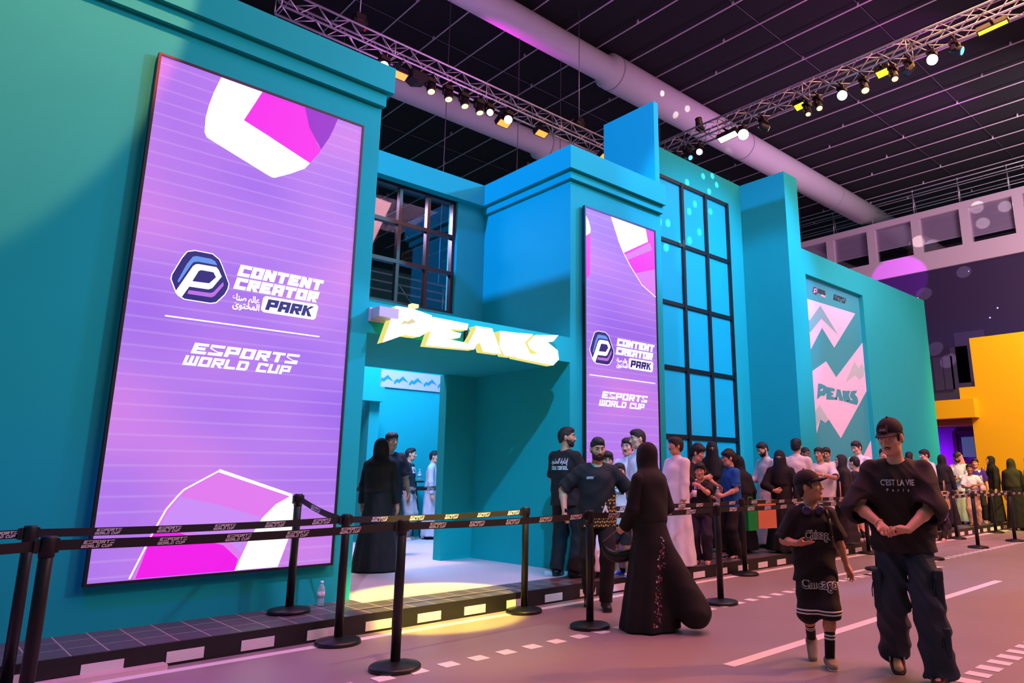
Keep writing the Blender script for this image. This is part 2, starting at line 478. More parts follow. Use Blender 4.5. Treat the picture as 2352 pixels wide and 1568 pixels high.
for i in range(46):
    y = rng.uniform(2, 12); z = rng.uniform(4.0, 8.6); s = rng.choice([.012, .016, .02, .03])
    st.obox((FX-.005, y, z), (.003, 0, 0), (0, s, 0), (0, 0, s))
struct(st.build('trim_60', mat('star_led', (190, 190, 255), emit=3)))  # stars are mural print; their shine is put in as emission
lt = MB()
for y, z, w_, h_ in [(9.0, 4.9, .16, .6), (9.35, 4.9, .16, .6), (9.7, 4.9, .16, .6), (10.05, 4.9, .16, .6), (9.1, 3.9, .2, .3), (9.5, 3.9, .2, .3), (9.9, 3.9, .2, .3), (5.5, 7.0, .5, .6), (8.2, 5.4, .5, .9), (8.6, 4.6, .3, 1.2)]:
    lt.box(FX-.02, FX, y-w_, y+w_, z-h_, z+h_)
lt.build('mural_window', mat('mural_pale_window', (74, 58, 98), rough=.6), bpy.data.objects['wall_mural'])
MEZ = mat('pale_mezzanine_wall', (214, 186, 198), rough=.6)
DARKI = mat('dark_office', (26, 22, 22), rough=.8)
BLIND = mat('grey_roller_blind', (206, 176, 182), rough=.8)
z0, z1, z2, z3 = 8.75, 9.45, 10.80, 11.05     # underside, sill, window head, top
mz = MB().box(FX-.15, FX+.3, -6, 30, z0, z1).box(FX-.15, FX+.3, -6, 30, z2, z3).box(FX+1.5, FX+1.7, -6, 30, z0, z3)
YM = [-4.2+1.72*i for i in range(20)]
for y in YM: mz.box(FX-.15, FX+.1, y-.16, y+.16, z1, z2)
struct(mz.build('wall_far', MEZ))
struct(MB().box(FX+1.3, FX+1.5, -6, 30, z1-.3, z2).build('wall_office', DARKI))
for i, (a, b_) in enumerate(zip(YM, YM[1:])):
    if not (0 < a < 16): continue
    w_ = bpy.data.objects.new('window_%d' % (i+10), None); COL.objects.link(w_); w_['kind'] = 'structure'
    MB().box(FX, FX+.03, a+.16, b_-.16, z1, z2).build('pane', GLASS, w_)
    drop = [.80, .92, .82, .72, .76][i % 5]
    MB().box(FX+.06, FX+.08, a+.16, b_-.16, z2-drop*(z2-z1)*.86, z2).build('blind', BLIND, w_)
    MB().box(FX+.05, FX+.09, a+.16, b_-.16, z2-drop*(z2-z1)*.86-.03, z2-drop*(z2-z1)*.86).build('blind_bar', mat('blind_bar', (225, 210, 215)), w_)
boxm = mat('cardboard', (150, 92, 50), rough=.8)
for y, z, s, lb in [(6.2, z1, .28, 'brown cardboard box on the sill of the rightmost mezzanine window'), (9.9, z1, .26, 'brown cardboard box on the sill of the mezzanine window left of it')]:
    tag(MB().box(FX+.35, FX+.8, y-s, y+s*.8, z, z+.34).build('cardboard_box', boxm), lb, 'box')
rl = thing('roof_railing', 'long silver tube railing along the top of the far mezzanine', 'railing')
rm = MB()
ph = .95
for dz, rr in ((ph, .03), (ph-.16, .022), (ph-.48, .018), (ph-.75, .018)): rm.tube((FX-.05, -6, z3+dz), (FX-.05, 30, z3+dz), rr, 6)
rm.build('rail', ALU, rl)
for i in range(22):
    y = -5+1.62*i
    MB().tube((FX-.05, y, z3), (FX-.05, y, z3+ph), .022, 6).tube((FX+.4, y+.06, z3), (FX-.05, y, z3+ph-.05), .018, 6).ball((FX-.05, y, z3+ph), .055, 8).build('post', ALU, rl)

# yellow building set
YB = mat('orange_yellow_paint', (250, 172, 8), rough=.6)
yx = 22.0
y = MB().box(yx, yx+3, -6, 6.69, 0, 5.17).box(yx, yx+3, 6.69, 7.12, 3.44-.6, 3.78).box(yx+.0, yx+.3, 6.69, 7.12, 2.84, 3.78).box(yx, yx+.3, 6.42, 6.69, 2.8, 5.17)
y = MB().poly([(yx, -6, 0), (yx, 6.86, 0), (yx, 6.86, 3.44), (yx, 7.11, 3.44), (yx, 7.11, 3.78), (yx, 6.68, 3.78), (yx, 6.69, 5.17), (yx, -6, 5.17)], (2.5, 0, 0))
struct(y.build('wall_yellow', YB, tri=True))
struct(MB().box(yx-.35, yx+.4, 6.66, 9.5, 2.90, 3.42).build('trim_61', YB))
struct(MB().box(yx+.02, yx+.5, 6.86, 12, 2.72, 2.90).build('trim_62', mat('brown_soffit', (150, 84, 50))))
PUR = mat('violet_wall', (120, 40, 190), rough=.6)
struct(MB().box(yx+1.0, yx+1.2, 6.86, 12, 0, 2.72).build('wall_violet', PUR))
light('POINT', (yx+.4, 8.3, 1.6), None, 60, (.5, 0, 1), size=.15, name='doorway_lamp')
dr = bpy.data.objects.new('door_1', None); COL.objects.link(dr); dr['kind'] = 'structure'
MB().box(yx+.85, yx+1.0, 7.0, 7.06, 0, 2.6).box(yx+.85, yx+1.0, 7.62, 7.72, 0, 2.6).box(yx+.86, yx+.98, 7.06, 7.62, 0, .3).box(yx+.86, yx+.98, 7.06, 7.62, 1.62, 1.72).box(yx+.86, yx+.98, 7.06, 7.62, 2.5, 2.6).build('door_frame', mat('dark_purple_frame', (52, 16, 70)), dr)
for a in (.3, 1.72):
    MB().box(yx+.9, yx+.93, 7.16, 7.5, a+.12, a+.7).build('pane', mat('blue_pane', (110, 140, 220), emit=.25), dr)
# building behind the portal window: mezzanine along the back of the hall
bk = MB().box(-10, 26, 22, 22.3, 0, 7.2); struct(bk.build('wall_back', MEZ))
rl2 = thing('roof_railing', 'silver tube railing seen through the dark grid window above the portal', 'railing')
rm = MB()
for dz in (1.0, .7, .4): rm.tube((-10, 21.9, 7.2+dz), (26, 21.9, 7.2+dz), .035, 6)
rm.build('rail', ALU, rl2)
for i in range(18): MB().tube((-10+2*i, 21.9, 7.2), (-10+2*i, 21.9, 8.2), .03, 6).tube((-10+2*i, 21.9, 8.1), (-9.2+2*i, 21.9, 7.2), .018, 6).build('post', ALU, rl2)
# ------------------------------------------------------------------ block lettering
def glyph(ch, w=.9, t=.24, v=.26):
    """list of convex quads in a w x 1 box"""
    def H(y, a=0, b=w): return [(a, y), (b, y), (b, y+t), (a, y+t)]
    def V(x, a=0, b=1): return [(x, a), (x+v, a), (x+v, b), (x, b)]
    m = .5-t/2
    r = w-v
    G = {
        'E': [V(0), H(0), H(m, 0, w*.85), H(1-t)],
        'S': [H(0), [(0, .62), (w, .25), (w, 0+t*.4), (w*.72, t*.9), (0, 1-t)], H(1-t), V(r, 0, .38)],
        'P': [V(0), H(1-t), H(.30, 0, w), V(r, .30, 1)],
        'O': [V(0), V(r), H(0), H(1-t)],
        'R': [V(0), H(1-t), H(.34), V(r, .45, 1), [(w*.38, .36), (w*.72, .36), (w, 0), (r-.02, 0)]],
        'T': [H(1-t), V(w/2-v/2)],
        'W': [V(0), V(w/2-v/2), V(r), H(0)],
        'L': [V(0), H(0)],
        'D': [V(0), H(0, 0, w*.9), H(1-t, 0, w*.9), V(r, .12, .88)],
        'C': [V(0), H(0), H(1-t), V(r, .68, 1)],
        'U': [V(0), V(r), H(0)],
        'N': [V(0), V(r), [(0, 1), (v, 1), (w, 0), (r, 0)]],
        'A': [V(0), V(r), H(1-t), H(.26)],
        'K': [V(0), [(v*.8, .42), (v*.8, .66), (r, 1), (w, 1)], [(v*.8, .62), (w*.55, .62), (w, 0), (r-.04, 0)]],
        'I': [V(0)],
        '0': [V(0), V(r), H(0), H(1-t)],
    }
    return G.get(ch, [])
def word(mb, text, mapf, x, y, width, height, slant=.2, t=.24, v=.26, gap=.13, sp=.5, mi=0, wide=.9):
    """block text; mapf(u, v) -> 3D point"""
    ws = [(.30 if c == 'I' else sp if c == ' ' else 1.05 if c == 'W' else wide) for c in text]
    tot = sum(ws)+gap*(len(text)-1)
    sx = (width-slant*height)/tot
    cx = 0
    for c, w in zip(text, ws):
        for qi, q in enumerate(glyph(c, w, t, v)):
            p = [Vector(mapf(x+(cx+a)*sx+slant*b*height, y+b*height)) for a, b in q]
            n = (p[1]-p[0]).cross(p[-1]-p[0])
            if n.length > 0: n = n.normalized()*.0004*(qi % 6)*(1 if n.dot(Vector((.5, -.8, 0))) > 0 else -1)
            mb.add([a+n for a in p], [tuple(range(len(q)))], mi)
        cx += w+gap
def ewc(mb, mapf, w, h, mi=0):
    """the two-line cup wordmark in a w x h box with its lower left at 0,0"""
    word(mb, 'ESPORTS', mapf, .055*w, .53*h, .945*w, .47*h, slant=.28, t=.25, v=.27, mi=mi)
    word(mb, 'WORLD CUP', mapf, 0, 0, .93*w, .42*h, slant=.28, t=.25, v=.25, mi=mi)
def font_polys(body, size, bold=0., align='LEFT', shear=0.):
    c = bpy.data.curves.new('lettering', 'FONT'); c.body = body; c.size = size; c.offset = bold; c.align_x = align; c.shear = shear
    c.resolution_u = 3
    o = bpy.data.objects.new('lettering', c); COL.objects.link(o)
    bpy.context.view_layer.update()
    dg = bpy.context.evaluated_depsgraph_get()
    me = o.evaluated_get(dg).to_mesh()
    vs = [(v.co.x, v.co.y) for v in me.vertices]; fs = [tuple(p.vertices) for p in me.polygons]
    bpy.data.objects.remove(o); bpy.data.curves.remove(c)
    return vs, fs
def font(mb, body, mapf, x, y, size, width=None, bold=0., mi=0, align='LEFT', shear=0.):
    vs, fs = font_polys(body, size, bold, 'LEFT', shear)
    if not vs: return
    x0 = min(a for a, b in vs); x1 = max(a for a, b in vs)
    k = 1 if width is None else width/(x1-x0)
    off = (x1-x0)*k/2 if align == 'CENTER' else 0
    mb.add([mapf(x-off+(a-x0)*k, y+b) for a, b in vs], fs, mi)
AR_SANA = '\uFEC9\uFE8E\uFEE8\uFEBB \uFEE2\uFEDF\uFE8E\uFECB'
AR_MUHT = '\uFEEF\uFEEE\uFE98\uFEA4\uFEE4\uFEDF\uFE8D'
AR_CROWD = '\uFEA9\uFEEE\uFEB8\uFEA4\uFEDF\uFE8D \uFE93\uFEAD\uFE8D\uFEA9\uFE87'

# ------------------------------------------------------------------ LED screens
SCR = M_screen()
def EM(name, c, s=1.0): return mat(name, c, emit=s, rough=.6)
LEDW = EM('led_white', (255, 255, 255), 1.6)
LEDM = EM('led_magenta', (236, 10, 226), 1.05)
LEDV = EM('led_violet', (142, 12, 196), 1.0)
LEDP = EM('led_pale_pink', (222, 120, 236), 1.0)
LEDN = EM('led_navy', (14, 12, 120), .9)
LEDB = EM('led_sky_blue', (96, 150, 240), .95)
LEDL = EM('led_lilac', (190, 110, 230), .95)
LEDX = EM('led_pale_violet', (200, 140, 245), 1.0)
def badge(mb, mp, dx, dy, l0):
    """hexagonal P emblem; layers counted from l0 towards the viewer"""
    bd = [(.458, 2.732), (.60, 2.733), (.66, 2.695), (.688, 2.645), (.762, 2.489), (.757, 2.44), (.737, 2.387), (.675, 2.305), (.63, 2.290), (.423, 2.291), (.375, 2.315), (.352, 2.341), (.303, 2.445), (.305, 2.485), (.365, 2.645), (.40, 2.71)]
    cx, cy = .53, 2.51
    P = lambda pts, l, mi: mb.poly([mp(a+dx, b+dy, l0+l) for a, b in pts], None, mi)
    P([(cx+(a-cx)*1.035, cy+(b-cy)*1.035) for a, b in bd], 0, 1)
    P(bd, 1, 2)
    P([(.349, 2.434), (.405, 2.60), (.445, 2.675), (.47, 2.688), (.595, 2.688), (.63, 2.672), (.65, 2.640), (.49, 2.640), (.456, 2.628), (.44, 2.60), (.362, 2.425)], 2, 3)
    P([(.445, 2.373), (.62, 2.378), (.645, 2.392), (.715, 2.498), (.722, 2.465), (.655, 2.355), (.63, 2.340), (.438, 2.339)], 2, 4)
    po = [(.345, 2.343), (.455, 2.590), (.475, 2.612), (.50, 2.619), (.645, 2.621), (.665, 2.60), (.697, 2.543), (.63, 2.425), (.60, 2.408), (.446, 2.405), (.395, 2.298)]
    P(po, 3, 1)
    P([(.505, 2.558), (.525, 2.570), (.625, 2.570), (.651, 2.528), (.600, 2.462), (.464, 2.456)], 4, 2)
def ccp(mb, mp, dx, dy, l0):
    badge(mb, mp, dx, dy, l0)
    f = lambda u, v: mp(u+dx, v+dy, l0)
    word(mb, 'CONTENT', f, .825, 2.580, .815, .108, slant=.22, t=.30, v=.34, gap=.08, mi=1)
    word(mb, 'CREATOR', f, .805, 2.455, .80, .108, slant=.22, t=.30, v=.34, gap=.08, mi=1)
    font(mb, AR_SANA, f, .805, 2.352, .085, .24, .002, 1)
    font(mb, AR_MUHT, f, .815, 2.285, .085, .235, .002, 1)
    bx = [(1.095, 2.435), (1.585, 2.435), (1.603, 2.415), (1.585, 2.30), (1.565, 2.28), (1.09, 2.28), (1.065, 2.30), (1.075, 2.415)]
    mb.poly([mp(a+dx, b+dy, l0) for a, b in bx], None, 1)
    word(mb, 'PARK', lambda u, v: mp(u+dx, v+dy, l0+1), 1.10, 2.305, .465, .105, slant=.22, t=.28, v=.32, gap=.08, mi=2)
    mb.poly([mp(a+dx, b+dy, l0) for a, b in [(.29, 2.116), (1.637, 2.116), (1.637, 2.128), (.29, 2.128)]], None, 1)
    ewc(mb, lambda u, v: mp(u+dx+.465, v+dy+1.722, l0), 1.0, .20, 1)
SM = [SCR, LEDW, LEDN, LEDB, LEDL, LEDM, LEDV, LEDP, LEDX]
def screen(x0, x1, z0, z1, label):
    t = thing('led_screen', label, 'screen', (0, 0, 0))
    bz = MB()
    y0, y1 = FY-.060, FY-.021
    for a in ((x0-.022, x0, z0-.022, z1+.022), (x1, x1+.022, z0-.022, z1+.022), (x0, x1, z0-.022, z0), (x0, x1, z1, z1+.022)): bz.box(a[0], a[1], y0-.012, y1, a[2], a[3])
    bz.build('bezel', BLACKP, t)
    MB().box(x0, x1, y0, y1, z0, z1).build('display_panel', SCR, t)
    mp = lambda u, v, l=0: Vector((x0+u, y0-.0012*(l+1), z0+v))
    return t, mp
t1, mp = screen(1.235, 3.155, .51, 4.96, 'tall violet video screen with park logos on the left wall')
g = MB()
Pg = lambda pts, l, mi: g.poly([mp(a, b, l) for a, b in pts], None, mi)
Pg([(.5, 4.445), (.876, 4.445), (.738, 4.094), (1.399, 3.868), (1.353, 3.796), (1.22, 3.70), (1.073, 3.611), (1.045, 3.607), (1.001, 3.62), (.441, 3.813), (.417, 3.859), (.412, 3.999), (.425, 4.122), (.453, 4.269)], 0, 1)
Pg([(.876, 4.445), (1.30, 4.445), (1.12, 4.25), (.96, 4.03), (.738, 4.094)], 0, 5)
Pg([(.96, 4.03), (1.12, 4.25), (1.30, 4.445), (1.45, 4.445), (1.45, 3.955), (1.399, 3.868)], 0, 5)
Pg([(1.30, 4.445), (1.649, 4.445), (1.61, 4.31), (1.573, 4.203), (1.50, 4.05), (1.36, 4.25)], 1, 6)
Pg([(1.45, 4.10), (1.50, 4.05), (1.483, 4.005), (1.45, 3.955)], 0, 5)
def stroke(gm, m_, pts, wd, l, mi):
    for (a, b), (c, d) in zip(pts, pts[1:]):
        n = Vector((-(d-b), c-a)).normalized()*wd/2
        gm.poly([m_(a+n.x, b+n.y, l), m_(a-n.x, b-n.y, l), m_(c-n.x, d-n.y, l), m_(c+n.x, d+n.y, l)], None, mi)
Pg([(.30, .008), (1.063, .008), (1.159, .256), (1.256, .436), (1.493, .62), (.852, .835), (.593, .68), (.549, .626), (.48, .532), (.403, .351)], 0, 7)
Pg([(.32, .008), (1.063, .008), (1.08, .10), (.95, .22), (.70, .30), (.45, .40), (.40, .33)], 1, 5)
Pg([(.45, .42), (.72, .33), (1.0, .24), (1.10, .15), (1.159, .256), (1.256, .436), (.9, .55), (.57, .63)], 1, 8)
stroke(g, mp, [(.279, .01), (.403, .351), (.48, .532), (.549, .63), (.593, .684), (.852, .839)], .012, 2, 1)
stroke(g, mp, [(.851, .842), (1.50, .622)], .026, 2, 1)
Pg([(1.51, .627), (1.535, .50), (1.528, .322), (1.428, .007), (1.063, .007), (1.159, .256), (1.256, .436), (1.364, .548)], 2, 1)
g.build('screen_artwork', SM, t1, fix=False, tri=True)
g = MB(); ccp(g, mp, 0, 0, 3); g.build('screen_logos', SM, t1, fix=False, tri=True)
t2, mp = screen(6.51, 7.985, .51, 4.965, 'narrower violet video screen with park logos on the centre block')
g = MB()
Pg([(.511, 4.448), (1.275, 4.448), (1.321, 4.257), (.77, 3.958), (.663, 4.126)], 0, 1)
Pg([(.77, 3.958), (1.321, 4.257), (1.47, 4.20), (1.47, 3.422), (1.166, 3.551), (.911, 3.796)], 0, 5)
Pg([(.80, 3.93), (.86, 3.87), (1.42, 4.15), (1.36, 4.25)], 1, 7)
Pg([(1.275, 4.448), (1.47, 4.448), (1.47, 4.20), (1.321, 4.257)], 1, 5)
Pg([(.96, 3.75), (1.02, 3.70), (1.47, 3.85), (1.47, 3.44), (1.20, 3.55)], 1, 7)
stroke(g, mp, [(.66, 4.13), (.77, 3.955), (.911, 3.79), (1.166, 3.548), (1.47, 3.42)], .014, 2, 1)
Pg([(.004, 4.34), (.06, 4.268), (.098, 4.167), (.095, 4.101), (.004, 4.035)], 0, 1)
Pg([(.004, 4.035), (.095, 4.097), (.078, 3.495), (.01, 3.414)], 0, 5)
g.build('screen_artwork', SM, t2, fix=False, tri=True)
g = MB(); ccp(g, mp, -.225, -.012, 3); g.build('screen_logos', SM, t2, fix=False, tri=True)

# ------------------------------------------------------------------ poster niche on the right wall
PK = {
 'P': [(.232, .293), (.414, .296), (.67, .258), (.689, .199), (.678, .097), (.528, .003), (.443, -.001), (.353, 0), (.108, -.114)],
 'E': [(.692, .244), (1.155, .235), (1.142, .163), (.921, .147), (.935, .123), (1.062, .112), (1.044, .061), (.881, .025), (1.107, .015), (1.259, -.012), (1.247, -.048), (.619, -.079), (.67, .08), (.703, .185)],
 'A': [(1.257, .227), (1.492, .231), (1.633, -.054), (1.373, -.056), (1.327, .043), (1.272, .013), (1.244, -.043), (1.15, -.02), (1.265, .187)],
 'K': [(1.61, .218), (1.859, .229), (1.865, .192), (1.874, .231), (2.118, .248), (1.986, .129), (2.075, .004), (1.82, -.065), (1.685, -.066), (1.608, .032), (1.615, .153)],
 'S': [(2.159, .245), (2.536, .293), (2.449, .201), (2.348, .182), (2.526, .096), (2.549, -.016), (2.452, -.103), (1.86, -.073), (1.82, -.032), (2.211, .014), (2.074, .066), (2.038, .129)],
}
NOTCH = [(.432, .188), (.477, .149), (.424, .13), (.388, .116), (.358, .122), (.291, .093), (.338, .152), (.375, .144)]
po = thing('mountain_poster', 'teal and pale pink mountain poster in the niche of the far right wall', 'poster')
mp = lambda u, v, l=0: Vector((12.63+u, 6.815-.002*l, v))
g = MB()
Pg([(.105, .605), (2.635, .605), (2.635, 5.255), (.105, 5.255)], 0, 0)
Pg([(.107, 4.786), (2.391, 4.817), (1.276, 3.913), (.808, 4.271), (.107, 3.59)], 1, 1)
Pg([(.107, 4.489), (.302, 4.341), (.806, 4.742), (1.506, 4.209), (.812, 4.46), (.305, 4.099), (.107, 4.197)], 2, 2)
Pg([(.107, 3.246), (.873, 3.579), (1.259, 3.287), (2.63, 4.192), (2.63, 3.12), (1.253, 2.05), (.8, 2.404), (.652, 2.319), (.45, 2.381), (.107, 1.833)], 1, 1)
Pg([(1.65, 3.216), (2.142, 3.715), (2.342, 3.593), (2.537, 3.724), (2.63, 3.60), (2.529, 3.42), (2.321, 3.337), (2.142, 3.416)], 2, 3)
Pg([(.107, 2.409), (.461, 2.673), (.786, 2.411), (.652, 2.319), (.45, 2.381), (.107, 2.10)], 2, 3)
Pg([(2.0, 1.55), (2.63, 2.05), (2.63, 1.2)], 1, 1)
Pg([(.3, 1.1), (.9, 1.6), (1.5, 1.1), (2.1, 1.4), (2.63, 1.0), (2.63, .7), (.3, .7)], 1, 1)
for k_, pts in PK.items(): Pg([(.30+a*.735+.0, 2.86+b*.80*(1.0)) for a, b in pts], 3, 0)
Pg([(.30+a*.735, 2.86+b*.80) for a, b in NOTCH], 4, 1)
dk = 4
ms = lambda u, v, l=0: mp(.52+(u-.30)*.42, 4.94+(v-2.285)*.36, l+3)
badge(g, ms, 0, 0, 0)
word(g, 'CONTENT', lambda u, v: ms(u, v), .83, 2.585, .78, .12, t=.28, v=.3, mi=dk)
word(g, 'CREATOR', lambda u, v: ms(u, v), .81, 2.44, .78, .12, t=.28, v=.3, mi=dk)
word(g, 'PARK', lambda u, v: ms(u, v), 1.10, 2.29, .47, .12, t=.28, v=.3, mi=1)
ewc(g, lambda u, v: mp(1.40+u, 4.965+v, 3), .60, .13, dk)
PMATS = [mat('poster_teal', (34, 160, 165), rough=.6), mat('poster_pale_pink', (226, 204, 222), rough=.6), mat('poster_soft_teal', (98, 178, 184), rough=.6), mat('poster_mint', (150, 200, 195), rough=.6), mat('poster_dark', (42, 40, 48), rough=.6)]
# badge() uses slots 1..4 = white, navy, blue, lilac: give the emblem a mesh of its own
g2 = MB(); badge(g2, ms, 0, 0, 0)
g.v, g.f, g.mi, g.sm = g.v, g.f, g.mi, g.sm
g.build('poster_sheet', PMATS, po, fix=False, tri=True)
g2.build('emblem', [PMATS[1], PMATS[1], mat('poster_plum', (58, 40, 84)), mat('poster_plum_light', (90, 66, 130)), mat('poster_plum_light', (90, 66, 130))], po, fix=False, tri=True).location = (0, -.003, 0)

# ------------------------------------------------------------------ glowing letters over the portal
SIGNW = EM('sign_face', (255, 255, 246), 3.2)
SIGNY = mat('sign_side', (236, 224, 120), rough=.5, emit=1.0)
sg = thing('illuminated_sign', 'glowing white PEAKS letters on the beam over the portal', 'sign')
for ch in 'PEAKS':
    pts = [(3.40+a, 2.76+b) for a, b in PK[ch]]
    MB().poly([(a, 6.575, b) for a, b in pts], (0, .12, 0)).build('letter', SIGNY, sg, tri=True)
    lt = COL.objects[-1]
    f = MB().poly([(a, 6.570, b) for a, b in pts], (0, .006, 0)).build('letter_face', SIGNW, lt, tri=True)
MB().poly([(3.40+a, 6.566, 2.76+b) for a, b in NOTCH], (0, .004, 0)).build('mountain_notch', mat('sign_notch', (230, 214, 150), emit=.9), sg, tri=True)
for xx in (3.8, 4.6, 5.6): MB().box(xx, xx+.04, 6.69, 6.72, 2.80, 2.98).build('bracket', BLACKM, sg)
tag(MB().box(3.41, 3.63, 6.50, 6.715, 2.90, 3.005).box(3.40, 3.64, 6.69, 6.72, 2.88, 3.02).build('projector_box', mat('pale_grey_casing', (196, 190, 206), rough=.45)), 'pale grey box on the beam left of the glowing letters', 'box')
tag(MB().box(3.84, 3.92, 6.60, 6.68, 3.085, 3.12).build('beam_lamp', EM('beam_lamp', (255, 214, 90), 5)), 'small bright yellow lamp on the beam above the first glowing letter', 'lamp')  # emissive block for the yellow glow the sign reflects onto the beam

# ------------------------------------------------------------------ trusses and lamps
def truss(label, o, d, L, zt):
    """box truss; o = start of the top left chord, d = unit direction"""
    o = Vector(o); d = Vector(d); sd = Vector((-d.y, d.x, 0)); S = .29
    t = thing('lighting_truss', label, 'truss')
    cs = [(0, 0), (S, 0), (0, -S), (S, -S)]
    pt = lambda c, s: o+sd*c[0]+Vector((0, 0, c[1]))+d*s
    for c in cs: MB().tube(pt(c, 0), pt(c, L), .021, 8).build('chord', ALU, t)
    n = int(L/.29)
    for a, b in ((0, 1), (2, 3), (0, 2), (1, 3)):
        m = MB()
        for i in range(n):
            p, q = (a, b) if i % 2 == 0 else (b, a)
            m.tube(pt(cs[p], i*.29), pt(cs[q], (i+1)*.29), .010, 5)
        m.build('bracing', ALU, t)
    for i in range(0, n, 7):
        m = MB()
        for a, b in ((0, 1), (0, 2), (1, 3), (2, 3)): m.tube(pt(cs[a], i*.29), pt(cs[b], i*.29), .012, 5)
        m.build('end_frame', ALU, t)
    return t
truss('long aluminium truss hanging behind the left wall and the portal', (3.50, 10.56, 8.98), (1, 0, 0), 14.5, 9)
truss('long aluminium truss crossing the upper right of the hall', (12.345, -4.0, 8.98), (0, 1, 0), 14.5, 9)
def hoist(loc, label):
    t = thing('chain_hoist', label, 'hoist', loc)
    MB().box(-.09, .09, -.07, .07, -.12, .14).tube((-.13, 0, .02), (.13, 0, .02), .075, 12).build('motor', BLACKM, t)
    MB().box(.09, .14, -.05, .05, -.10, -.06).build('chain_bag', mat('hoist_red', (190, 40, 30)), t)
    MB().tube((0, 0, .14), (0, 0, CZ-loc[2]), .009, 5).build('chain', ALU, t)
hoist((4.88, 10.7, 9.13), 'dark chain hoist on the left end of the left truss')
hoist((10.26, 10.7, 9.13), 'dark chain hoist on the left truss near the blue fin')
hoist((12.2, 2.0, 9.13), 'dark chain hoist on the right truss at the top right corner')
for x_ in (9.2, 10.5, 7.3): struct(MB().tube((x_, 11.6, 5), (x_, 11.6, CZ), .008, 5).build('trim_7%d' % int(x_), TH))
HOUSE = mat('lamp_housing', (13, 13, 16), rough=.4)
def mhead(loc, aim, lens, label, group, up=False, r=.085, body=HOUSE):
    """moving head: base under the truss, yoke, barrel pointing along aim"""
    t = thing('moving_head_lamp', label, 'stage lamp', loc, 0, group)
    s = -1 if up else 1
    t.scale = (.78, .78, .78)
    if not up: t.location.z = 8.665-.29*.78
    MB().box(-.11, .11, -.09, .09, .17*s-.05, .17*s+.05).build('base', body, t)
    MB().box(-.135, -.105, -.04, .04, min(0, .13*s)-.02, max(0, .13*s)+.02).box(.105, .135, -.04, .04, min(0, .13*s)-.02, max(0, .13*s)+.02).box(-.135, .135, -.04, .04, .12*s-.02, .12*s+.02).build('yoke', body, t)
    a = Vector(aim).normalized()
    MB().lathe([(.05, -.14), (.088, -.12), (.10, -.03), (.094, .06), (.104, .11), (.098, .145), (.02, .15)], (0, 0, 0), 18, axis=a).build('head', body, t)
    MB().lathe([(.001, 0), (r*.75, .0), (r, -.006), (r, -.012)], a*.158, 18, axis=a).build('lens', lens, t)
    m = MB().tube((0, 0, .2*s), (0, 0, .29*s), .02, 8)
    if not up: clampbar(m, t, .29, .78)
    m.build('clamp', BLACKM, t)
    return t
def clampbar(m, t, z, k):
    x, y = t.location.x, t.location.y
    if y > 10: m.box(-.02, .02, (10.545-y)/k, (10.865-y)/k, z-.012, z+.010)
    else: m.box((12.04-x)/k, (12.36-x)/k, -.02, .02, z-.012, z+.010)
def flood(loc, aim, lens, label, group, w=.13, h=.07, long=(1, 0, 0)):
    t = thing('flood_lamp', label, 'stage lamp', loc, 0, group)
    a = Vector(aim).normalized(); l = Vector(long); l = (l-a*l.dot(a)).normalized(); u = a.cross(l)
    MB().obox(a*-.06, l*(w+.02), u*(h+.02), a*.06).build('housing', HOUSE, t)
    MB().obox(a*.004, l*w, u*h, a*.003).build('lens_panel', lens, t)
    m = MB().tube((0, 0, .02), (0, 0, 8.668-loc[2]), .015, 6); clampbar(m, t, 8.668-loc[2], 1)
    m.build('bracket', BLACKM, t)
    return t
WL = EM('lens_blue_white', (235, 235, 255), 14); YL = EM('lens_warm_yellow', (255, 214, 110), 5); OL = EM('lens_orange', (255, 132, 46), 2.6)
CL = EM('lens_cyan', (70, 225, 255), 5); BL = EM('lens_blue', (60, 130, 255), 5); GY = EM('lens_green_yellow', (240, 226, 40), 1.6); PL = EM('lens_pale', (255, 232, 180), 4)
cam_dir = lambda p: (Vector((0, 0, 1.31))-Vector(p)).normalized()
G1 = 'lamps on the left truss'; G2 = 'lamps on the right truss'
p = (5.36, 10.62, 8.50); mhead(p, cam_dir(p), WL, 'dazzling white lamp peeking over the left wall cornice', G1, r=.105)
p = (8.17, 10.62, 8.50); mhead(p, cam_dir(p), WL, 'dazzling white lamp in the middle of the left truss', G1, r=.105)
for (x_, z_, a_), nm in zip([(6.34, 8.50, (.05, -.35, -1)), (6.73, 8.50, (.05, -.3, -1)), (7.10, 8.50, (.1, -.3, -1)), (7.46, 8.50, (.1, -.25, -1))], ['first', 'second', 'third', 'fourth']):
    mhead((x_, 10.66, z_), a_, YL, nm+' from the left of the four black lamps with yellow lenses on the left truss', G1)
mhead((7.72, 10.66, 8.42), (-.5, -.9, -.5), PL, 'tilted black lamp right of the four yellow lamps on the left truss', G1)
flood((5.69, 10.64, 8.40), (0, -.5, -1), OL, 'orange flood lamp touching the corner of the left wall cornice', G1)
flood((8.12, 10.70, 8.36), (0, -.5, -1), OL, 'orange flood lamp right under the white lamp of the left truss', G1)
flood((9.09, 10.64, 8.46), (0, -.5, -1), OL, 'orange flood lamp on the left truss above the centre block corner', G1)
flood((11.04, 10.64, 8.55), (0, -.5, -1), OL, 'orange flood lamp beside the blue fin at the end of the left truss', G1)
t = thing('loudspeaker', 'black wedge loudspeaker hanging on the left truss', 'speaker', (6.05, 10.66, 8.50))
MB().poly([(-.17, -.12, .10), (-.17, -.14, -.08), (-.05, -.14, -.14), (.17, -.14, -.06), (.17, -.12, .10)], (0, .26, 0)).build('cabinet', HOUSE, t)
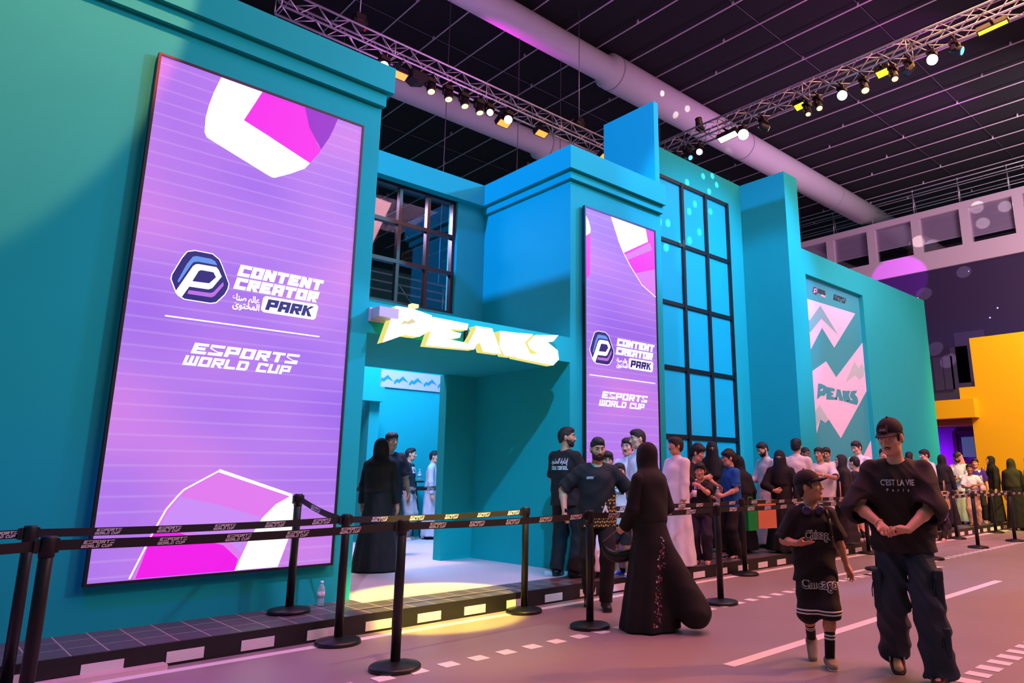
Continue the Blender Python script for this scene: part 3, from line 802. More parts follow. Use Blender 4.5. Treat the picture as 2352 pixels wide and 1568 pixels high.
MB().poly([(-.15, -.143, -.07), (-.05, -.146, -.12), (.15, -.143, -.05), (.15, -.128, .08), (-.15, -.128, .08)], (0, -.004, 0)).build('grille', mat('speaker_grille', (8, 8, 10), rough=.8), t)
for y_, z_, nm in [(8.80, 8.58, 'small dazzling white lamp at the far end of the right truss'), (7.64, 8.58, 'largest dazzling white lamp on the right truss above the duct'), (5.42, 8.58, 'dazzling white lamp in the middle of the right truss'), (3.76, 8.52, 'dazzling white lamp nearest the top right corner')]:
    p = (12.2, y_, z_); mhead(p, cam_dir(p), WL, nm, G2, r=.14 if y_ == 7.64 else .115 if y_ < 8.5 else .085)
p = (12.2, 9.45, 8.57); mhead(p, (-.4, -.6, -.9), CL, 'cyan lamp half hidden behind the window wall edge', G2)
mhead((12.2, 9.13, 8.40), (-.2, -1, -.75), BL, 'blue tilted lamp hanging under the far end of the right truss', G2, r=.07)
flood((12.2, 8.03, 8.52), (-.45, -.1, -1), PL, 'pale yellow flood panel left of the largest white lamp', G2, w=.22, long=(0, 1, 0))
mhead((12.2, 7.15, 8.48), (1, -.6, -.35), PL, 'lamp seen edge on with a pale slit, right of the largest white lamp', G2)
flood((12.2, 6.30, 8.56), (-.45, -.1, -1), GY, 'first small yellow flood panel on the right truss', G2, w=.10, long=(0, 1, 0))
mhead((12.25, 6.18, 8.52), (-.3, -.3, -1), YL, 'yellow lamp right of the first small yellow flood panel', G2, r=.06)
mhead((12.2, 5.92, 8.56), (-.3, -.4, -1), YL, 'yellow round lamp left of the middle white lamp', G2, r=.07)
mhead((12.2, 4.99, 8.56), (-.3, -.3, -1), YL, 'hanging black lamp with a yellow lens right of the middle white lamp', G2)
flood((12.2, 4.62, 8.56), (-.45, -.1, -1), GY, 'second small yellow flood panel, beside a round yellow lamp', G2, w=.11, long=(0, 1, 0))
mhead((12.2, 4.44, 8.56), (-.3, -.3, -1), YL, 'round yellow lamp touching the second yellow flood panel', G2, r=.07)
mhead((12.2, 4.16, 8.62), (-.7, .4, -.9), mat('dark_lens', (40, 36, 60), rough=.1), 'unlit dark lamp on the right truss left of the last white lamp', G2)
mhead((12.2, 3.38, 8.62), (.1, -1, -.5), CL, 'cyan tilted lamp right of the last white lamp', G2)
flood((12.2, 2.78, 8.58), (-.45, -.1, -1), GY, 'long yellow strip lamp near the top right corner', G2, w=.22, h=.035, long=(0, 1, 0))
mhead((12.2, 8.77, 9.14), (-.2, .1, 1), mat('dark_lens', (40, 36, 60), rough=.1), 'unlit black lamp standing on top of the right truss', G2, up=True)

# gobo dots thrown by the moving heads
def dots(src, pts, spot, power, col):
    for p in pts: light('SPOT', src, p, power, col, size=.01, spot=spot, blend=.25, name='gobo_beam')
dots((11.4, 3.4, 8.0), [(10.84, 7.75, 7.1), (11.15, 7.75, 7.2), (11.29, 7.75, 7.05), (11.02, 7.75, 6.83), (10.31, 7.75, 6.81), (10.58, 7.75, 6.46), (10.39, 7.75, 6.26), (11.08, 7.75, 6.44), (10.69, 7.75, 5.92), (9.74, 7.75, 5.86), (10.37, 7.75, 5.67), (9.67, 7.75, 5.38), (10.09, 7.75, 5.52), (9.49, 7.75, 5.82)], 1.6, 2600, (.85, .95, 1))
dots((12.6, 8.3, 9.7), [(13.75, 11.1, 11.48), (14.88, 11.1, 11.45), (14.45, 11.1, 11.12), (17.0, 11.1, 11.45), (16.83, 11.1, 10.9)], 2.8, 650, (1, .98, .75))
dots((18.5, 3.0, 9.0), [(26.9, 9.51, 9.93), (26.9, 8.98, 9.72), (26.9, 6.5, 10.52), (26.9, 7.38, 10.72), (26.9, 8.06, 8.48), (26.9, 9.48, 7.94), (26.9, 9.31, 5.86), (26.9, 8.91, 5.37), (26.9, 7.24, 10.11)], 2.6, 4500, (1, .92, .8))
# ------------------------------------------------------------------ stanchions and belts
BELTM = mat('black_belt', (26, 21, 23), rough=.75, bump=.1, bscale=200)
PRINT = mat('belt_print', (222, 214, 214), rough=.7)
def make_stanchion(loc, label):
    t = thing('barrier_post', label, 'barrier post', loc, 0, 'black belt barrier posts')
    MB().lathe([(.178, 0), (.178, .022), (.172, .030), (.168, .033), (.040, .055), (.0, .055)], n=40).build('base', BLACKM, t)
    MB().lathe([(.0335, .05), (.0335, .90), (.032, .902)], n=24).build('pole', BLACKM, t)
    MB().lathe([(.037, .895), (.037, .992), (.034, 1.0), (.0, 1.0)], n=24).build('belt_head', BLACKP, t)
    for s in (-1, 1): MB().box(.036*s-.006, .036*s+.012*s, -.014, .014, .915, .988).build('belt_clip', BLACKP, t)
    return t
POSTS = [
 ((.68, 4.72, 0), 'front row barrier post nearest the left edge of the picture'),
 ((2.76, 4.72, 0), 'front row barrier post in front of the portal opening'),
 ((4.70, 4.76, 0), 'front row barrier post in front of the gold triangle shirt'),
 ((6.53, 4.66, 0), 'front row barrier post right of the woman in the black abaya'),
 ((8.55, 4.70, 0), 'front row barrier post hidden behind the boy in the cap'),
 ((10.4, 4.70, 0), 'front row barrier post hidden behind the tall walking man'),
 ((12.30, 4.66, 0), 'front row barrier post peeking out right of the tall walking man'),
 ((14.84, 4.78, 0), 'front row barrier post alone on the open floor at right'),
 ((16.83, 4.71, 0), 'barrier post nearest the right edge of the picture'),
 ((.73, 5.9-.12, 0), 'kerb side barrier post nearest the left edge of the picture'),
 ((2.82, 5.72, 0), 'kerb side barrier post at the right end of the left wall'),
 ((4.74, 5.72, 0), 'kerb side barrier post in the middle of the portal opening'),
 ((6.60, 5.72, 0), 'kerb side barrier post behind the woman in the black abaya'),
 ((8.60, 5.72, 0), 'kerb side barrier post in front of the boy in the blue polo shirt'),
 ((10.5, 5.72, 0), 'kerb side barrier post behind the boy in the cap'),
 ((12.40, 5.74, 0), 'kerb side barrier post just left of the tall walking man'),
 ((16.6, 5.74, 0), 'kerb side barrier post beside the man in the white thobe at right'),
 ((19.0, 5.70, 0), 'kerb side barrier post in front of the boy in the purple shirt'),
 ((21.0, 5.6, 0), 'farthest barrier post by the yellow building'),
 ((2.72, 6.47, PZ), 'barrier post standing on the raised walkway by the big screen'),
 ((6.2, 11.6, PZ), 'barrier post inside the portal behind the man in the dark blue shirt'),
 ((9.1, 11.6, PZ), 'barrier post inside the portal hidden behind the portal wall'),
]
proto = make_stanchion(*POSTS[0])
for loc, lb in POSTS[1:]: dup(proto, loc, 0, lb)
def belt(a, b, label, za=.952, zb=.952, sag=.012, hw=.026, back=False, first=.18):
    a = Vector((*a[:2], (a[2] if len(a) > 2 else 0)+za)); b = Vector((*b[:2], (b[2] if len(b) > 2 else 0)+zb))
    d = b-a; L = Vector((d.x, d.y)).length; dh = Vector((d.x, d.y, 0)).normalized(); nrm = Vector((dh.y, -dh.x, 0))
    a = a+dh*.045; b = b-dh*.045; d = b-a; L = d.length
    P = lambda s, h, o=0: a+d*(s/L)+Vector((0, 0, h-4*sag*(s/L)*(1-s/L)))+nrm*o
    t = thing('barrier_belt', label, 'barrier belt', (0, 0, 0), 0, 'printed barrier belts')
    m = MB(); n = 14
    vs = []
    for i in range(n+1):
        s = L*i/n
        vs += [P(s, -hw, .0012), P(s, hw, .0012), P(s, hw, -.0012), P(s, -hw, -.0012)]
    fs = []
    for i in range(n):
        for k in range(4): fs.append((4*i+k, 4*i+(k+1) % 4, 4*i+4+(k+1) % 4, 4*i+4+k))
    fs += [(0, 1, 2, 3), (4*n+3, 4*n+2, 4*n+1, 4*n)]
    m.add(vs, fs); m.build('webbing', BELTM, t)
    s = first
    while s+.165 < L:
        for bk in ((0, 1) if back else (0,)):
            g = MB()
            ewc(g, (lambda u, v: P(s+.155-u, -.019+v, -.0042)) if bk else (lambda u, v: P(s+u, -.019+v, .0042)), .155, .038)
            g.build('printed_logo', PRINT, t, fix=False)
        s += .365
    MB().obox(b-dh*.006, dh*.012, nrm*.012, Vector((0, 0, .034))).build('belt_end', BLACKP, t)
    return t
PP = [p[0] for p in POSTS]
B = lambda i, j, lb, **k: belt(PP[i], PP[j], lb, **k)
B(9, 10, 'upper printed belt running across the big screen to its right edge', first=.30)
B(0, 1, 'lower printed belt running across the big screen, nearest the camera', first=.10)
belt((-1.9, 5.75), PP[9], 'printed belt leaving the picture at the left edge, kerb side')
belt((-1.2, 4.45), PP[0], 'plain dark stretch of belt leaving the picture at the left edge, front row', first=9)
B(1, 2, 'printed front row belt crossing the lower part of the portal opening')
B(10, 11, 'printed kerb side belt crossing the portal opening')
B(2, 3, 'printed front row belt passing behind the woman in the black abaya')
B(3, 4, 'printed front row belt in front of the boys in black and blue shirts')
B(4, 5, 'printed front row belt behind the boy in the cap')
B(5, 6, 'printed front row belt behind the tall walking man')
B(6, 7, 'printed front row belt right of the tall walking man')
B(7, 8, 'printed front row belt between the two right hand posts')
belt(PP[8], (19.2, 4.7), 'printed belt leaving the picture at the right edge')
belt((5.55, 5.75), PP[12], 'printed kerb side belt in front of the boy in the white shirt')
B(12, 13, 'printed kerb side belt in front of the boy with the paper cup')
B(13, 14, 'printed kerb side belt in front of the paper shopping bag')
B(14, 15, 'printed kerb side belt in front of the waving man')
B(15, 16, 'printed kerb side belt behind the tall walking man')
B(16, 17, 'printed kerb side belt in front of the girl in the white shirt')
B(17, 18, 'sagging printed belt in front of the woman in the black headscarf at far right', sag=.03)
belt(PP[19], PP[10], 'pale slanting belt from the walkway post down to the kerb side post', sag=.02)
belt((5.5, 11.6, PZ), (9.1, 11.6, PZ), 'upper printed belt inside the portal in front of the queueing men', back=True)
belt((5.0, 10.7, PZ), (8.3, 10.7, PZ), 'lower printed belt inside the portal in front of the queueing men', back=True)

# ------------------------------------------------------------------ bottles, table
CLEAR = mat('clear_plastic', (200, 225, 235), rough=.08, alpha=.38, spec=.8)
def bottle(loc, label, rot=(0, 0, 0), s=1.0):
    t = thing('water_bottle', label, 'bottle', loc); t.rotation_euler = rot; t.scale = (s, s, s)
    MB().lathe([(.028, 0), (.032, .006), (.032, .05), (.029, .06), (.032, .07), (.032, .145), (.028, .165), (.013, .19), (.013, .197)], n=20).build('bottle_body', CLEAR, t)
    MB().lathe([(.0328, .075), (.0328, .125)], n=20).build('paper_label', mat('bottle_label', (214, 206, 220)), t)
    MB().lathe([(.015, .197), (.015, .217), (.0, .218)], n=16).build('cap', mat('bottle_cap', (225, 225, 235)), t)
    return t
bottle((3.05, 6.58, PZ), 'clear water bottle standing against the left wall below the big screen')
bottle((5.78, 6.62, PZ+.035), 'clear water bottle lying on the floor beside the black trainers', rot=(R(90), 0, R(60)))
t = thing('bar_table', 'thin black wire table against the blue wall inside the portal', 'table', (7.40, 12.33, PZ))
MB().lathe([(.21, 1.03), (.21, 1.06), (0, 1.06)], n=24).build('tabletop', BLACKM, t)
for k in range(4):
    a = math.pi/4+k*math.pi/2
    MB().tube((.18*math.cos(a), .18*math.sin(a), 0), (.05*math.cos(a+.5), .05*math.sin(a+.5), 1.03), .012, 6).build('leg', BLACKM, t)
bottle((7.50, 12.28, PZ+1.06), 'clear water bottle on the thin black table inside the portal')
tag(MB().box(7.28, 7.40, 12.28, 12.36, PZ+1.06, PZ+1.10).build('black_case', BLACKP), 'small black case on the thin black table inside the portal', 'case')
# ------------------------------------------------------------------ figures: implicit surfaces meshed as one continuous skin
F4 = np.float32
def rot(ax, deg):
    return np.array(Matrix.Rotation(R(deg), 3, ax))
def V3(*a): return np.array(a, float)
class Grid:
    def __init__(s, lo, hi, h, fine=()):
        s.h = h; s.ax = []
        for a in range(3):
            xs = [lo[a]]
            while xs[-1] < hi[a]:
                st = h
                for (fa, p, q, hf) in fine:
                    if fa == a and p-h <= xs[-1] <= q: st = min(st, hf)
                xs.append(xs[-1]+st)
            s.ax.append(np.array(xs, F4))
        s.D = np.full([len(x) for x in s.ax], .5, F4)
    def sub(s, lo, hi):
        sl = []
        for a in range(3):
            i = max(0, int(np.searchsorted(s.ax[a], lo[a]))-1); j = min(len(s.ax[a]), int(np.searchsorted(s.ax[a], hi[a]))+1)
            if j <= i: return None
            sl.append(slice(i, j))
        x, y, z = (s.ax[a][sl[a]] for a in range(3))
        return tuple(sl), x[:, None, None], y[None, :, None], z[None, None, :]
    def put(s, sl, d, k, op):
        D = s.D[sl]
        if op == 'u':
            if k > 0:
                h = np.clip(.5+.5*(D-d)/k, 0, 1)
                r = D+(d-D)*h-k*h*(1-h)
            else: r = np.minimum(D, d)
        else:      # subtract
            if k > 0:
                h = np.clip(.5-.5*(D+d)/k, 0, 1)
                r = D+(-d-D)*h+k*h*(1-h)
            else: r = np.maximum(D, -d)
        s.D[sl] = r.astype(F4)
    def cap(s, a, b, ra, rb=None, k=.02, flat=(1, 1, 1), op='u', ca=False, cb=False):
        """round cone a-b; flat stretches the section along x,y,z; ca/cb cut the ends flat"""
        a, b = np.array(a, float), np.array(b, float); rb = ra if rb is None else rb
        m = max(ra, rb); f = np.array(flat, float); mg = k+3*s.h
        lo = np.minimum(a, b)-m*np.maximum(f, 1)-mg; hi = np.maximum(a, b)+m*np.maximum(f, 1)+mg
        q = s.sub(lo, hi)
        if q is None: return s
        sl, x, y, z = q
        px, py, pz = (x-a[0])/f[0], (y-a[1])/f[1], (z-a[2])/f[2]
        v = (b-a)/f; L = max(v @ v, 1e-9)
        t = (px*v[0]+py*v[1]+pz*v[2])/L
        tc = np.clip(t, 0, 1)
        d = np.sqrt((px-tc*v[0])**2+(py-tc*v[1])**2+(pz-tc*v[2])**2)-(ra+(rb-ra)*tc)
        ln = math.sqrt(L)
        if cb: d = np.maximum(d, (t-1)*ln)
        if ca: d = np.maximum(d, -t*ln)
        s.put(sl, d, k, op); return s
    def band(s, z0, z1, name, m, parent, off=.004):
        t = Grid((0, 0, 0), (.01, .01, .01), .01); t.ax = s.ax; t.h = s.h
        z = s.ax[2][None, None, :]
        t.D = np.maximum(s.D-off, np.maximum(z-z1, z0-z)).astype(F4)
        return t.build(name, m, parent)
    def ell(s, c, r, Rm=None, k=.02, op='u'):
        c = np.array(c, float); r = np.array(r, float); mg = k+3*s.h
        e = r if Rm is None else np.full(3, r.max())
        q = s.sub(c-e-mg, c+e+mg)
        if q is None: return s
        sl, x, y, z = q
        x, y, z = x-c[0], y-c[1], z-c[2]
        if Rm is not None:
            M = Rm.T
            x, y, z = (M[0, 0]*x+M[0, 1]*y+M[0, 2]*z, M[1, 0]*x+M[1, 1]*y+M[1, 2]*z, M[2, 0]*x+M[2, 1]*y+M[2, 2]*z)
        k0 = np.sqrt((x/r[0])**2+(y/r[1])**2+(z/r[2])**2)
        k1 = np.sqrt((x/r[0]**2)**2+(y/r[1]**2)**2+(z/r[2]**2)**2)+1e-6
        s.put(sl, k0*(k0-1)/k1, k, op); return s
    def cut(s, p, n):
        """remove what lies on the n side of the plane"""
        x, y, z = s.ax[0][:, None, None], s.ax[1][None, :, None], s.ax[2][None, None, :]
        s.D = np.maximum(s.D, (x-p[0])*n[0]+(y-p[1])*n[1]+(z-p[2])*n[2]).astype(F4); return s
    def xyz(s): return s.ax[0][:, None, None], s.ax[1][None, :, None], s.ax[2][None, None, :]
    def disp(s, fn):
        s.D = (s.D+fn(*s.xyz())).astype(F4); return s
    def mesh(s):
        D = s.D; S = D < 0
        nx, ny, nz = D.shape
        any_ = np.zeros((nx-1, ny-1, nz-1), bool); all_ = np.ones_like(any_)
        cs = [(i, j, k) for i in (0, 1) for j in (0, 1) for k in (0, 1)]
        for i, j, k in cs:
            q = S[i:nx-1+i, j:ny-1+j, k:nz-1+k]; any_ |= q; all_ &= q
        act = any_ & ~all_
        I = np.argwhere(act)
        if len(I) == 0: return None
        val = {c: D[I[:, 0]+c[0], I[:, 1]+c[1], I[:, 2]+c[2]].astype(float) for c in cs}
        acc = np.zeros((len(I), 3)); cnt = np.zeros(len(I))
        for c in cs:
            for a in range(3):
                if c[a]: continue
                e = list(c); e[a] = 1; e = tuple(e)
                v0, v1 = val[c], val[e]
                m = (v0 < 0) != (v1 < 0)
                t = np.where(m, v0/np.where(m, v0-v1, 1), 0)
                p = np.tile(np.array(c, float), (len(I), 1)); p[:, a] = t
                acc += p*m[:, None]; cnt += m
        f = acc/cnt[:, None]
        P = np.empty((len(I), 3), F4)
        for a in range(3):
            A = s.ax[a]; P[:, a] = A[I[:, a]]+f[:, a]*(A[I[:, a]+1]-A[I[:, a]])
        vid = np.full(any_.shape, -1, np.int32); vid[I[:, 0], I[:, 1], I[:, 2]] = np.arange(len(I))
        Q = []
        for a in range(3):
            b, c = (a+1) % 3, (a+2) % 3
            s0 = [slice(None)]*3; s1 = [slice(None)]*3
            s0[a] = slice(0, -1); s1[a] = slice(1, None)
            m = S[tuple(s0)] != S[tuple(s1)]
            E = np.argwhere(m)
            E = E[(E[:, b] > 0) & (E[:, c] > 0) & (E[:, b] < D.shape[b]-1) & (E[:, c] < D.shape[c]-1)]
            ins = S[E[:, 0], E[:, 1], E[:, 2]]
            def cell(db, dc):
                q = E.copy(); q[:, b] += db; q[:, c] += dc
                return vid[q[:, 0], q[:, 1], q[:, 2]]
            q = np.stack([cell(-1, -1), cell(0, -1), cell(0, 0), cell(-1, 0)], 1)
            q[~ins] = q[~ins][:, ::-1]
            Q.append(q)
        return P, np.concatenate(Q)
    def build(s, name, m, parent, smooth=None):
        r = s.mesh()
        if r is None: return None
        P, Q = r
        Q = Q[(Q >= 0).all(1)]
        if smooth is None: smooth = 0 if name in ('body', 'eyebrows', 'lips', 'hair', 'beard', 'moustache', 'hem_stripe') else 3
        for it in range(smooth):
            acc = np.zeros((len(P), 3)); cnt = np.zeros(len(P))
            for i in range(4):
                a, b = Q[:, i], Q[:, (i+1) % 4]
                for c in range(3): acc[:, c] += np.bincount(a, P[b, c], len(P))+np.bincount(b, P[a, c], len(P))
                cnt += np.bincount(a, minlength=len(P))+np.bincount(b, minlength=len(P))
            P = (P*.45+.55*acc/np.maximum(cnt, 1)[:, None]).astype(F4)
        me = bpy.data.meshes.new(name)
        me.vertices.add(len(P)); me.vertices.foreach_set('co', P.ravel())
        me.loops.add(Q.size); me.loops.foreach_set('vertex_index', Q.ravel().astype(np.int32))
        me.polygons.add(len(Q)); me.polygons.foreach_set('loop_start', np.arange(0, Q.size, 4, dtype=np.int32))
        me.polygons.foreach_set('use_smooth', np.ones(len(Q), bool))
        me.materials.append(m); me.update(calc_edges=True); me.validate()
        o = bpy.data.objects.new(name, me); COL.objects.link(o); o.parent = parent
        return o
    def surf_y(s, x, z, front=True):
        """y of the outer surface at x, z seen from the front (or back)"""
        i = min(max(int(np.searchsorted(s.ax[0], x)), 1), len(s.ax[0])-1); k = min(max(int(np.searchsorted(s.ax[2], z)), 1), len(s.ax[2])-1)
        fx = (x-s.ax[0][i-1])/(s.ax[0][i]-s.ax[0][i-1]); fz = (z-s.ax[2][k-1])/(s.ax[2][k]-s.ax[2][k-1])
        c = (s.D[i-1, :, k-1]*(1-fx)+s.D[i, :, k-1]*fx)*(1-fz)+(s.D[i-1, :, k]*(1-fx)+s.D[i, :, k]*fx)*fz
        idx = np.where(c < 0)[0]
        if len(idx) == 0: return None
        j = idx[-1] if front else idx[0]
        j2 = j+1 if front else j-1
        if j2 < 0 or j2 >= len(c): return float(s.ax[1][j])
        t = c[j]/(c[j]-c[j2])
        return float(s.ax[1][j]+t*(s.ax[1][j2]-s.ax[1][j]))

def decal(g, mb, name, m, parent, front=True, off=.004):
    """drape a flat x-z drawing (mb built with y=0) over the garment grid g"""
    me = bpy.data.meshes.new('flat'); me.from_pydata([tuple(v) for v in mb.v], [], mb.f)
    me.polygons.foreach_set('material_index', mb.mi)
    bm = bmesh.new(); bm.from_mesh(me)
    bmesh.ops.triangulate(bm, faces=[f for f in bm.faces if len(f.verts) > 4])
    for it in range(3):
        ed = [e for e in bm.edges if e.calc_length() > .022]
        if not ed: break
        bmesh.ops.subdivide_edges(bm, edges=ed, cuts=1, use_grid_fill=True)
        bmesh.ops.triangulate(bm, faces=[f for f in bm.faces if len(f.verts) > 4])
    bm.verts.index_update()
    mb.v = [tuple(v.co) for v in bm.verts]; mb.f = [tuple(v.index for v in f.verts) for f in bm.faces]; mb.mi = [f.material_index for f in bm.faces]; mb.sm = [False]*len(mb.f)
    bm.free(); bpy.data.meshes.remove(me)
    last = 0
    vs = []
    for (x, y, z) in mb.v:
        q = g.surf_y(x, z, front)
        if q is None: q = last
        last = q
        vs.append((x, q+(off+y if front else -off-y), z))
    mb.v = vs
    return mb.build(name, m, parent, fix=False)

def ik(a, t, l1, l2, hint):
    a, t = np.array(a, float), np.array(t, float)
    d = t-a; L = np.linalg.norm(d); L = max(L, 1e-6)
    if L > (l1+l2)*.999: t = a+d/L*(l1+l2)*.999; d = t-a; L = (l1+l2)*.999
    x = (l1*l1-l2*l2+L*L)/(2*L); h = math.sqrt(max(l1*l1-x*x, 0))
    n = d/L; hv = np.array(hint, float); hv = hv-n*(hv @ n); hv /= max(np.linalg.norm(hv), 1e-6)
    return a+n*x+hv*h, t
nrm = lambda v: np.array(v, float)/max(np.linalg.norm(v), 1e-9)

SKIN = {k: mat('skin_'+k, c, rough=.5, noise=.04, nscale=30) for k, c in dict(light=(222, 168, 136), tan=(200, 142, 108), brown=(150, 98, 70), deep=(112, 70, 50)).items()}
HAIRM = mat('black_hair', (17, 13, 13), rough=.6, bump=.5, bscale=220)
EYEW = mat('eye_white', (225, 220, 215), rough=.3); IRIS = mat('dark_iris', (26, 16, 10), rough=.2); LIPM = mat('lips', (172, 104, 90), rough=.5)

class Person:
    def __init__(s, label, pos, H, a, res=.009, headk=None, head=(0, 0, 0), lean=0, tilt=0, b=1.0, skin='tan',
                 feet=((-.10, 0, 8, 0), (.10, 0, -8, 0)), hips=(0, 0), hipz=None, armL=None, armR=None, group='people in the queue'):
        s.res = res; s.H = H; s.b = b; s.skin = SKIN[skin]
        ang = math.degrees(math.atan2(-pos[1], -pos[0]))+a
        s.root = thing('person', label, 'person', pos, R(ang-90), group)
        hk = headk or (7.5 if H > 1.6 else 7.0 if H > 1.5 else 6.6 if H > 1.35 else 6.2)
        hh = H/hk; s.hs = hh/.235; s.u = u = (H-hh)/(1.75-.235)
        s.hipc = V3(hips[0], hips[1], (hipz if hipz is not None else .93)*u)
        if hipz is None:
            # drop the hips so that both feet reach
            for fx, fy, yw, lf in feet:
                dx = math.hypot(fx*u-hips[0], fy*u-hips[1])
        Rl = rot('X', -lean) @ rot('Y', tilt)
        s.Rl = Rl
        s.T = lambda x, y, z: s.hipc+Rl @ (V3(x, y, z-.93)*u)
        # legs
        s.legs = []
        for i, (fx, fy, yw, lf) in enumerate(feet):
            sd = -1 if i == 0 else 1
            fd = V3(-math.sin(R(yw)), math.cos(R(yw)), 0)
            toe = V3(fx*u, fy*u, .02*u)+fd*.11*u
            heel = V3(fx*u, fy*u, .03*u)-fd*.05*u
            if lf:
                hl = heel-toe; ln = np.linalg.norm(hl[:2]); 
                heel = toe+V3(hl[0]*math.cos(R(lf)), hl[1]*math.cos(R(lf)), ln*math.sin(R(lf))+.01)
            ank = heel+V3(0, 0, .06*u)+fd*.02*u
            hip = s.hipc+V3(sd*.088*u*b, 0, -.02*u)
            knee, ank2 = ik(hip, ank, .425*u, .425*u, fd+V3(sd*.12, .3, 0))
            s.legs.append(dict(hip=hip, knee=knee, ank=ank2, heel=heel+(ank2-ank), toe=toe+(ank2-ank), fd=fd, lf=lf))
        # arms
        s.arms = []
        for i, A in enumerate((armL, armR)):
            sd = -1 if i == 0 else 1
            sh = s.T(sd*.172*b, -.005, 1.400)
            A = A or {}
            w = A.get('w', (sd*.255*b, .05, .86))
            w = s.T(*w) if not A.get('abs') else V3(*w)*u
            el, w = ik(sh, w, .285*u, .25*u, A.get('e', (sd*.5, -1, -.2)))
            fd = nrm(A.get('f', None) if A.get('f') is not None else (w-el)+V3(0, .05, -.10))
            n = np.array(A.get('n', (-sd, 0, 0)), float); n = nrm(n-fd*(n @ fd))
            s.arms.append(dict(sh=sh, el=el, w=w, f=fd, n=n, c=A.get('c', .35), sd=sd, th=A.get('th', .6)))
        # head
        s.nb = s.T(0, -.01, 1.44)
        s.Rh = Rl @ rot('Z', head[0]) @ rot('X', -head[1]) @ rot('Y', head[2])
        s.hc = s.nb+Rl @ V3(0, .012, .075*u)*1.0+s.Rh @ V3(0, .015, .118*s.hs)-V3(0, 0, .0)
        k_ = H-(s.hc[2]+.118*s.hs)
        if hipz is None and abs(lean) < 12: s.hc[2] += k_
        s.hp = lambda x, y, z: s.hc+s.Rh @ (V3(x, y, z)*s.hs)
        if A.get('toface'): pass
    # -------------------------------------------------- body
    def body(s, face=True):
        u, b, h = s.u, s.b, s.res
        pts = [s.hc+V3(0, 0, .2), s.hc-V3(.15, .15, 0), s.hc+V3(.15, .15, 0)]
        for L in s.legs: pts += [L['hip']-V3(.16, .16, 0), L['hip']+V3(.16, .16, 0), L['knee']-V3(.1, .1, 0), L['knee']+V3(.1, .1, 0), L['toe']-V3(.08, .08, .05), L['toe']+V3(.08, .08, 0), L['heel']-V3(.08, .08, .05), L['heel']+V3(.08, .08, 0)]
        for A in s.arms: pts += [A['w']-V3(.2, .2, .2), A['w']+V3(.2, .2, .2), A['el']-V3(.07, .07, .07), A['el']+V3(.07, .07, .07), A['sh']-V3(.1, .12, .1), A['sh']+V3(.1, .12, .1)]
        lo, hi = np.min(pts, 0), np.max(pts, 0)
        hf = h*.55
        fine = [(a, s.hc[a]-.13*s.hs, s.hc[a]+.13*s.hs, hf) for a in range(3)]
        for A in s.arms:
            fine += [(a, A['w'][a]-.10*u, A['w'][a]+.12*u, max(hf, .006)) for a in range(3)] if h < .011 else []
        g = Grid(lo, hi, h, fine); s.g = g
        T = s.T
        Rl = s.Rl
        g.ell(T(0, 0, .95), V3(.165*b, .115*b, .125)*u, Rl, .03)
        g.ell(T(0, .0, 1.10), V3(.140*b, .100*b, .17)*u, Rl, .04)
        g.ell(T(0, -.005, 1.28), V3(.170*b, .112*b, .185)*u, Rl, .04)
        g.cap(T(-.14*b, -.01, 1.39), T(.14*b, -.01, 1.39), .052*u, k=.05)
        g.cap(T(0, -.015, 1.40), s.hp(0, -.012, -.05), .060*u, .050*s.hs, k=.035)
        for L in s.legs:
            g.cap(L['hip'], L['knee'], .082*u*b, .055*u, k=.03)
            m = L['knee']*.68+L['ank']*.32-V3(*(L['fd']*.012*u))
            g.cap(L['knee'], m, .053*u, .054*u, k=.03); g.cap(m, L['ank'], .053*u, .036*u, k=.03)
            g.cap(L['heel']+V3(0, 0, .012*u), L['toe']+V3(0, 0, .012*u), .036*u, .034*u, k=.02, flat=(1.0, 1.0, .9))
            g.cap(L['ank'], L['heel']+V3(0, 0, .02*u), .036*u, .034*u, k=.02)
        for A in s.arms:
            g.cap(A['sh'], A['el'], .052*u*b, .040*u, k=.03)
            m = A['el']*.7+A['w']*.3
            g.cap(A['el'], m, .040*u, .041*u, k=.02); g.cap(m, A['w'], .040*u, .027*u, k=.02)
            s.hand(g, A)
        s.headshape(g)
        o = g.build('body', s.skin, s.root)
        if face: s.face()
        return o
    def hand(s, g, A):
        u = s.u*.98; w, f, n, sd = A['w'], A['f'], A['n'], A['sd']
        l = np.cross(f, n)*(1 if True else -1)
        # thumb on the side given by handedness
        l = l*sd
        small = g.h > .0125
        kn = []
        for i, o in enumerate((.030, .010, -.011, -.030)):
            k0 = w+l*o*.55*u+f*.012*u; k1 = w+l*o*u+f*(.090-.010*abs(i-1.2))*u
            g.cap(k0, k1, .0135*u, .0115*u, k=.012); kn.append(k1)
        g.ell(w+f*.045*u+n*.006*u, V3(.030, .030, .030)*u, None, .02)
        if small:
            g.cap(kn[1], kn[1]+(f*math.cos(A['c'])+n*math.sin(A['c']))*.07*u, .02*u, .014*u, k=.01, flat=(1.2, 1.2, 1.0))
        else:
            for i, (ln, k1) in enumerate(zip((.072, .080, .074, .058), kn)):
                p = k1; c = 0; fl = (.45, .32, .25)
                for j in range(3):
                    c += A['c']*(.75, 1.0, .7)[j]*(1+.08*(i-1))
                    d = f*math.cos(c)+n*math.sin(c)+l*(.05*(1.5-i))*(1 if j == 0 else .3)
                    q = p+d*ln*fl[j]*u*1.05
                    r0 = (.0095, .0088, .0078)[j]*u*(.9 if i == 3 else 1)
                    g.cap(p, q, r0, r0*.9, k=.003); p = q
        tb = w+l*.020*u+f*.022*u+n*.008*u
        d = nrm(f*.75+l*.75*A['th']+n*(.25+.3*min(A['c'], 1)))
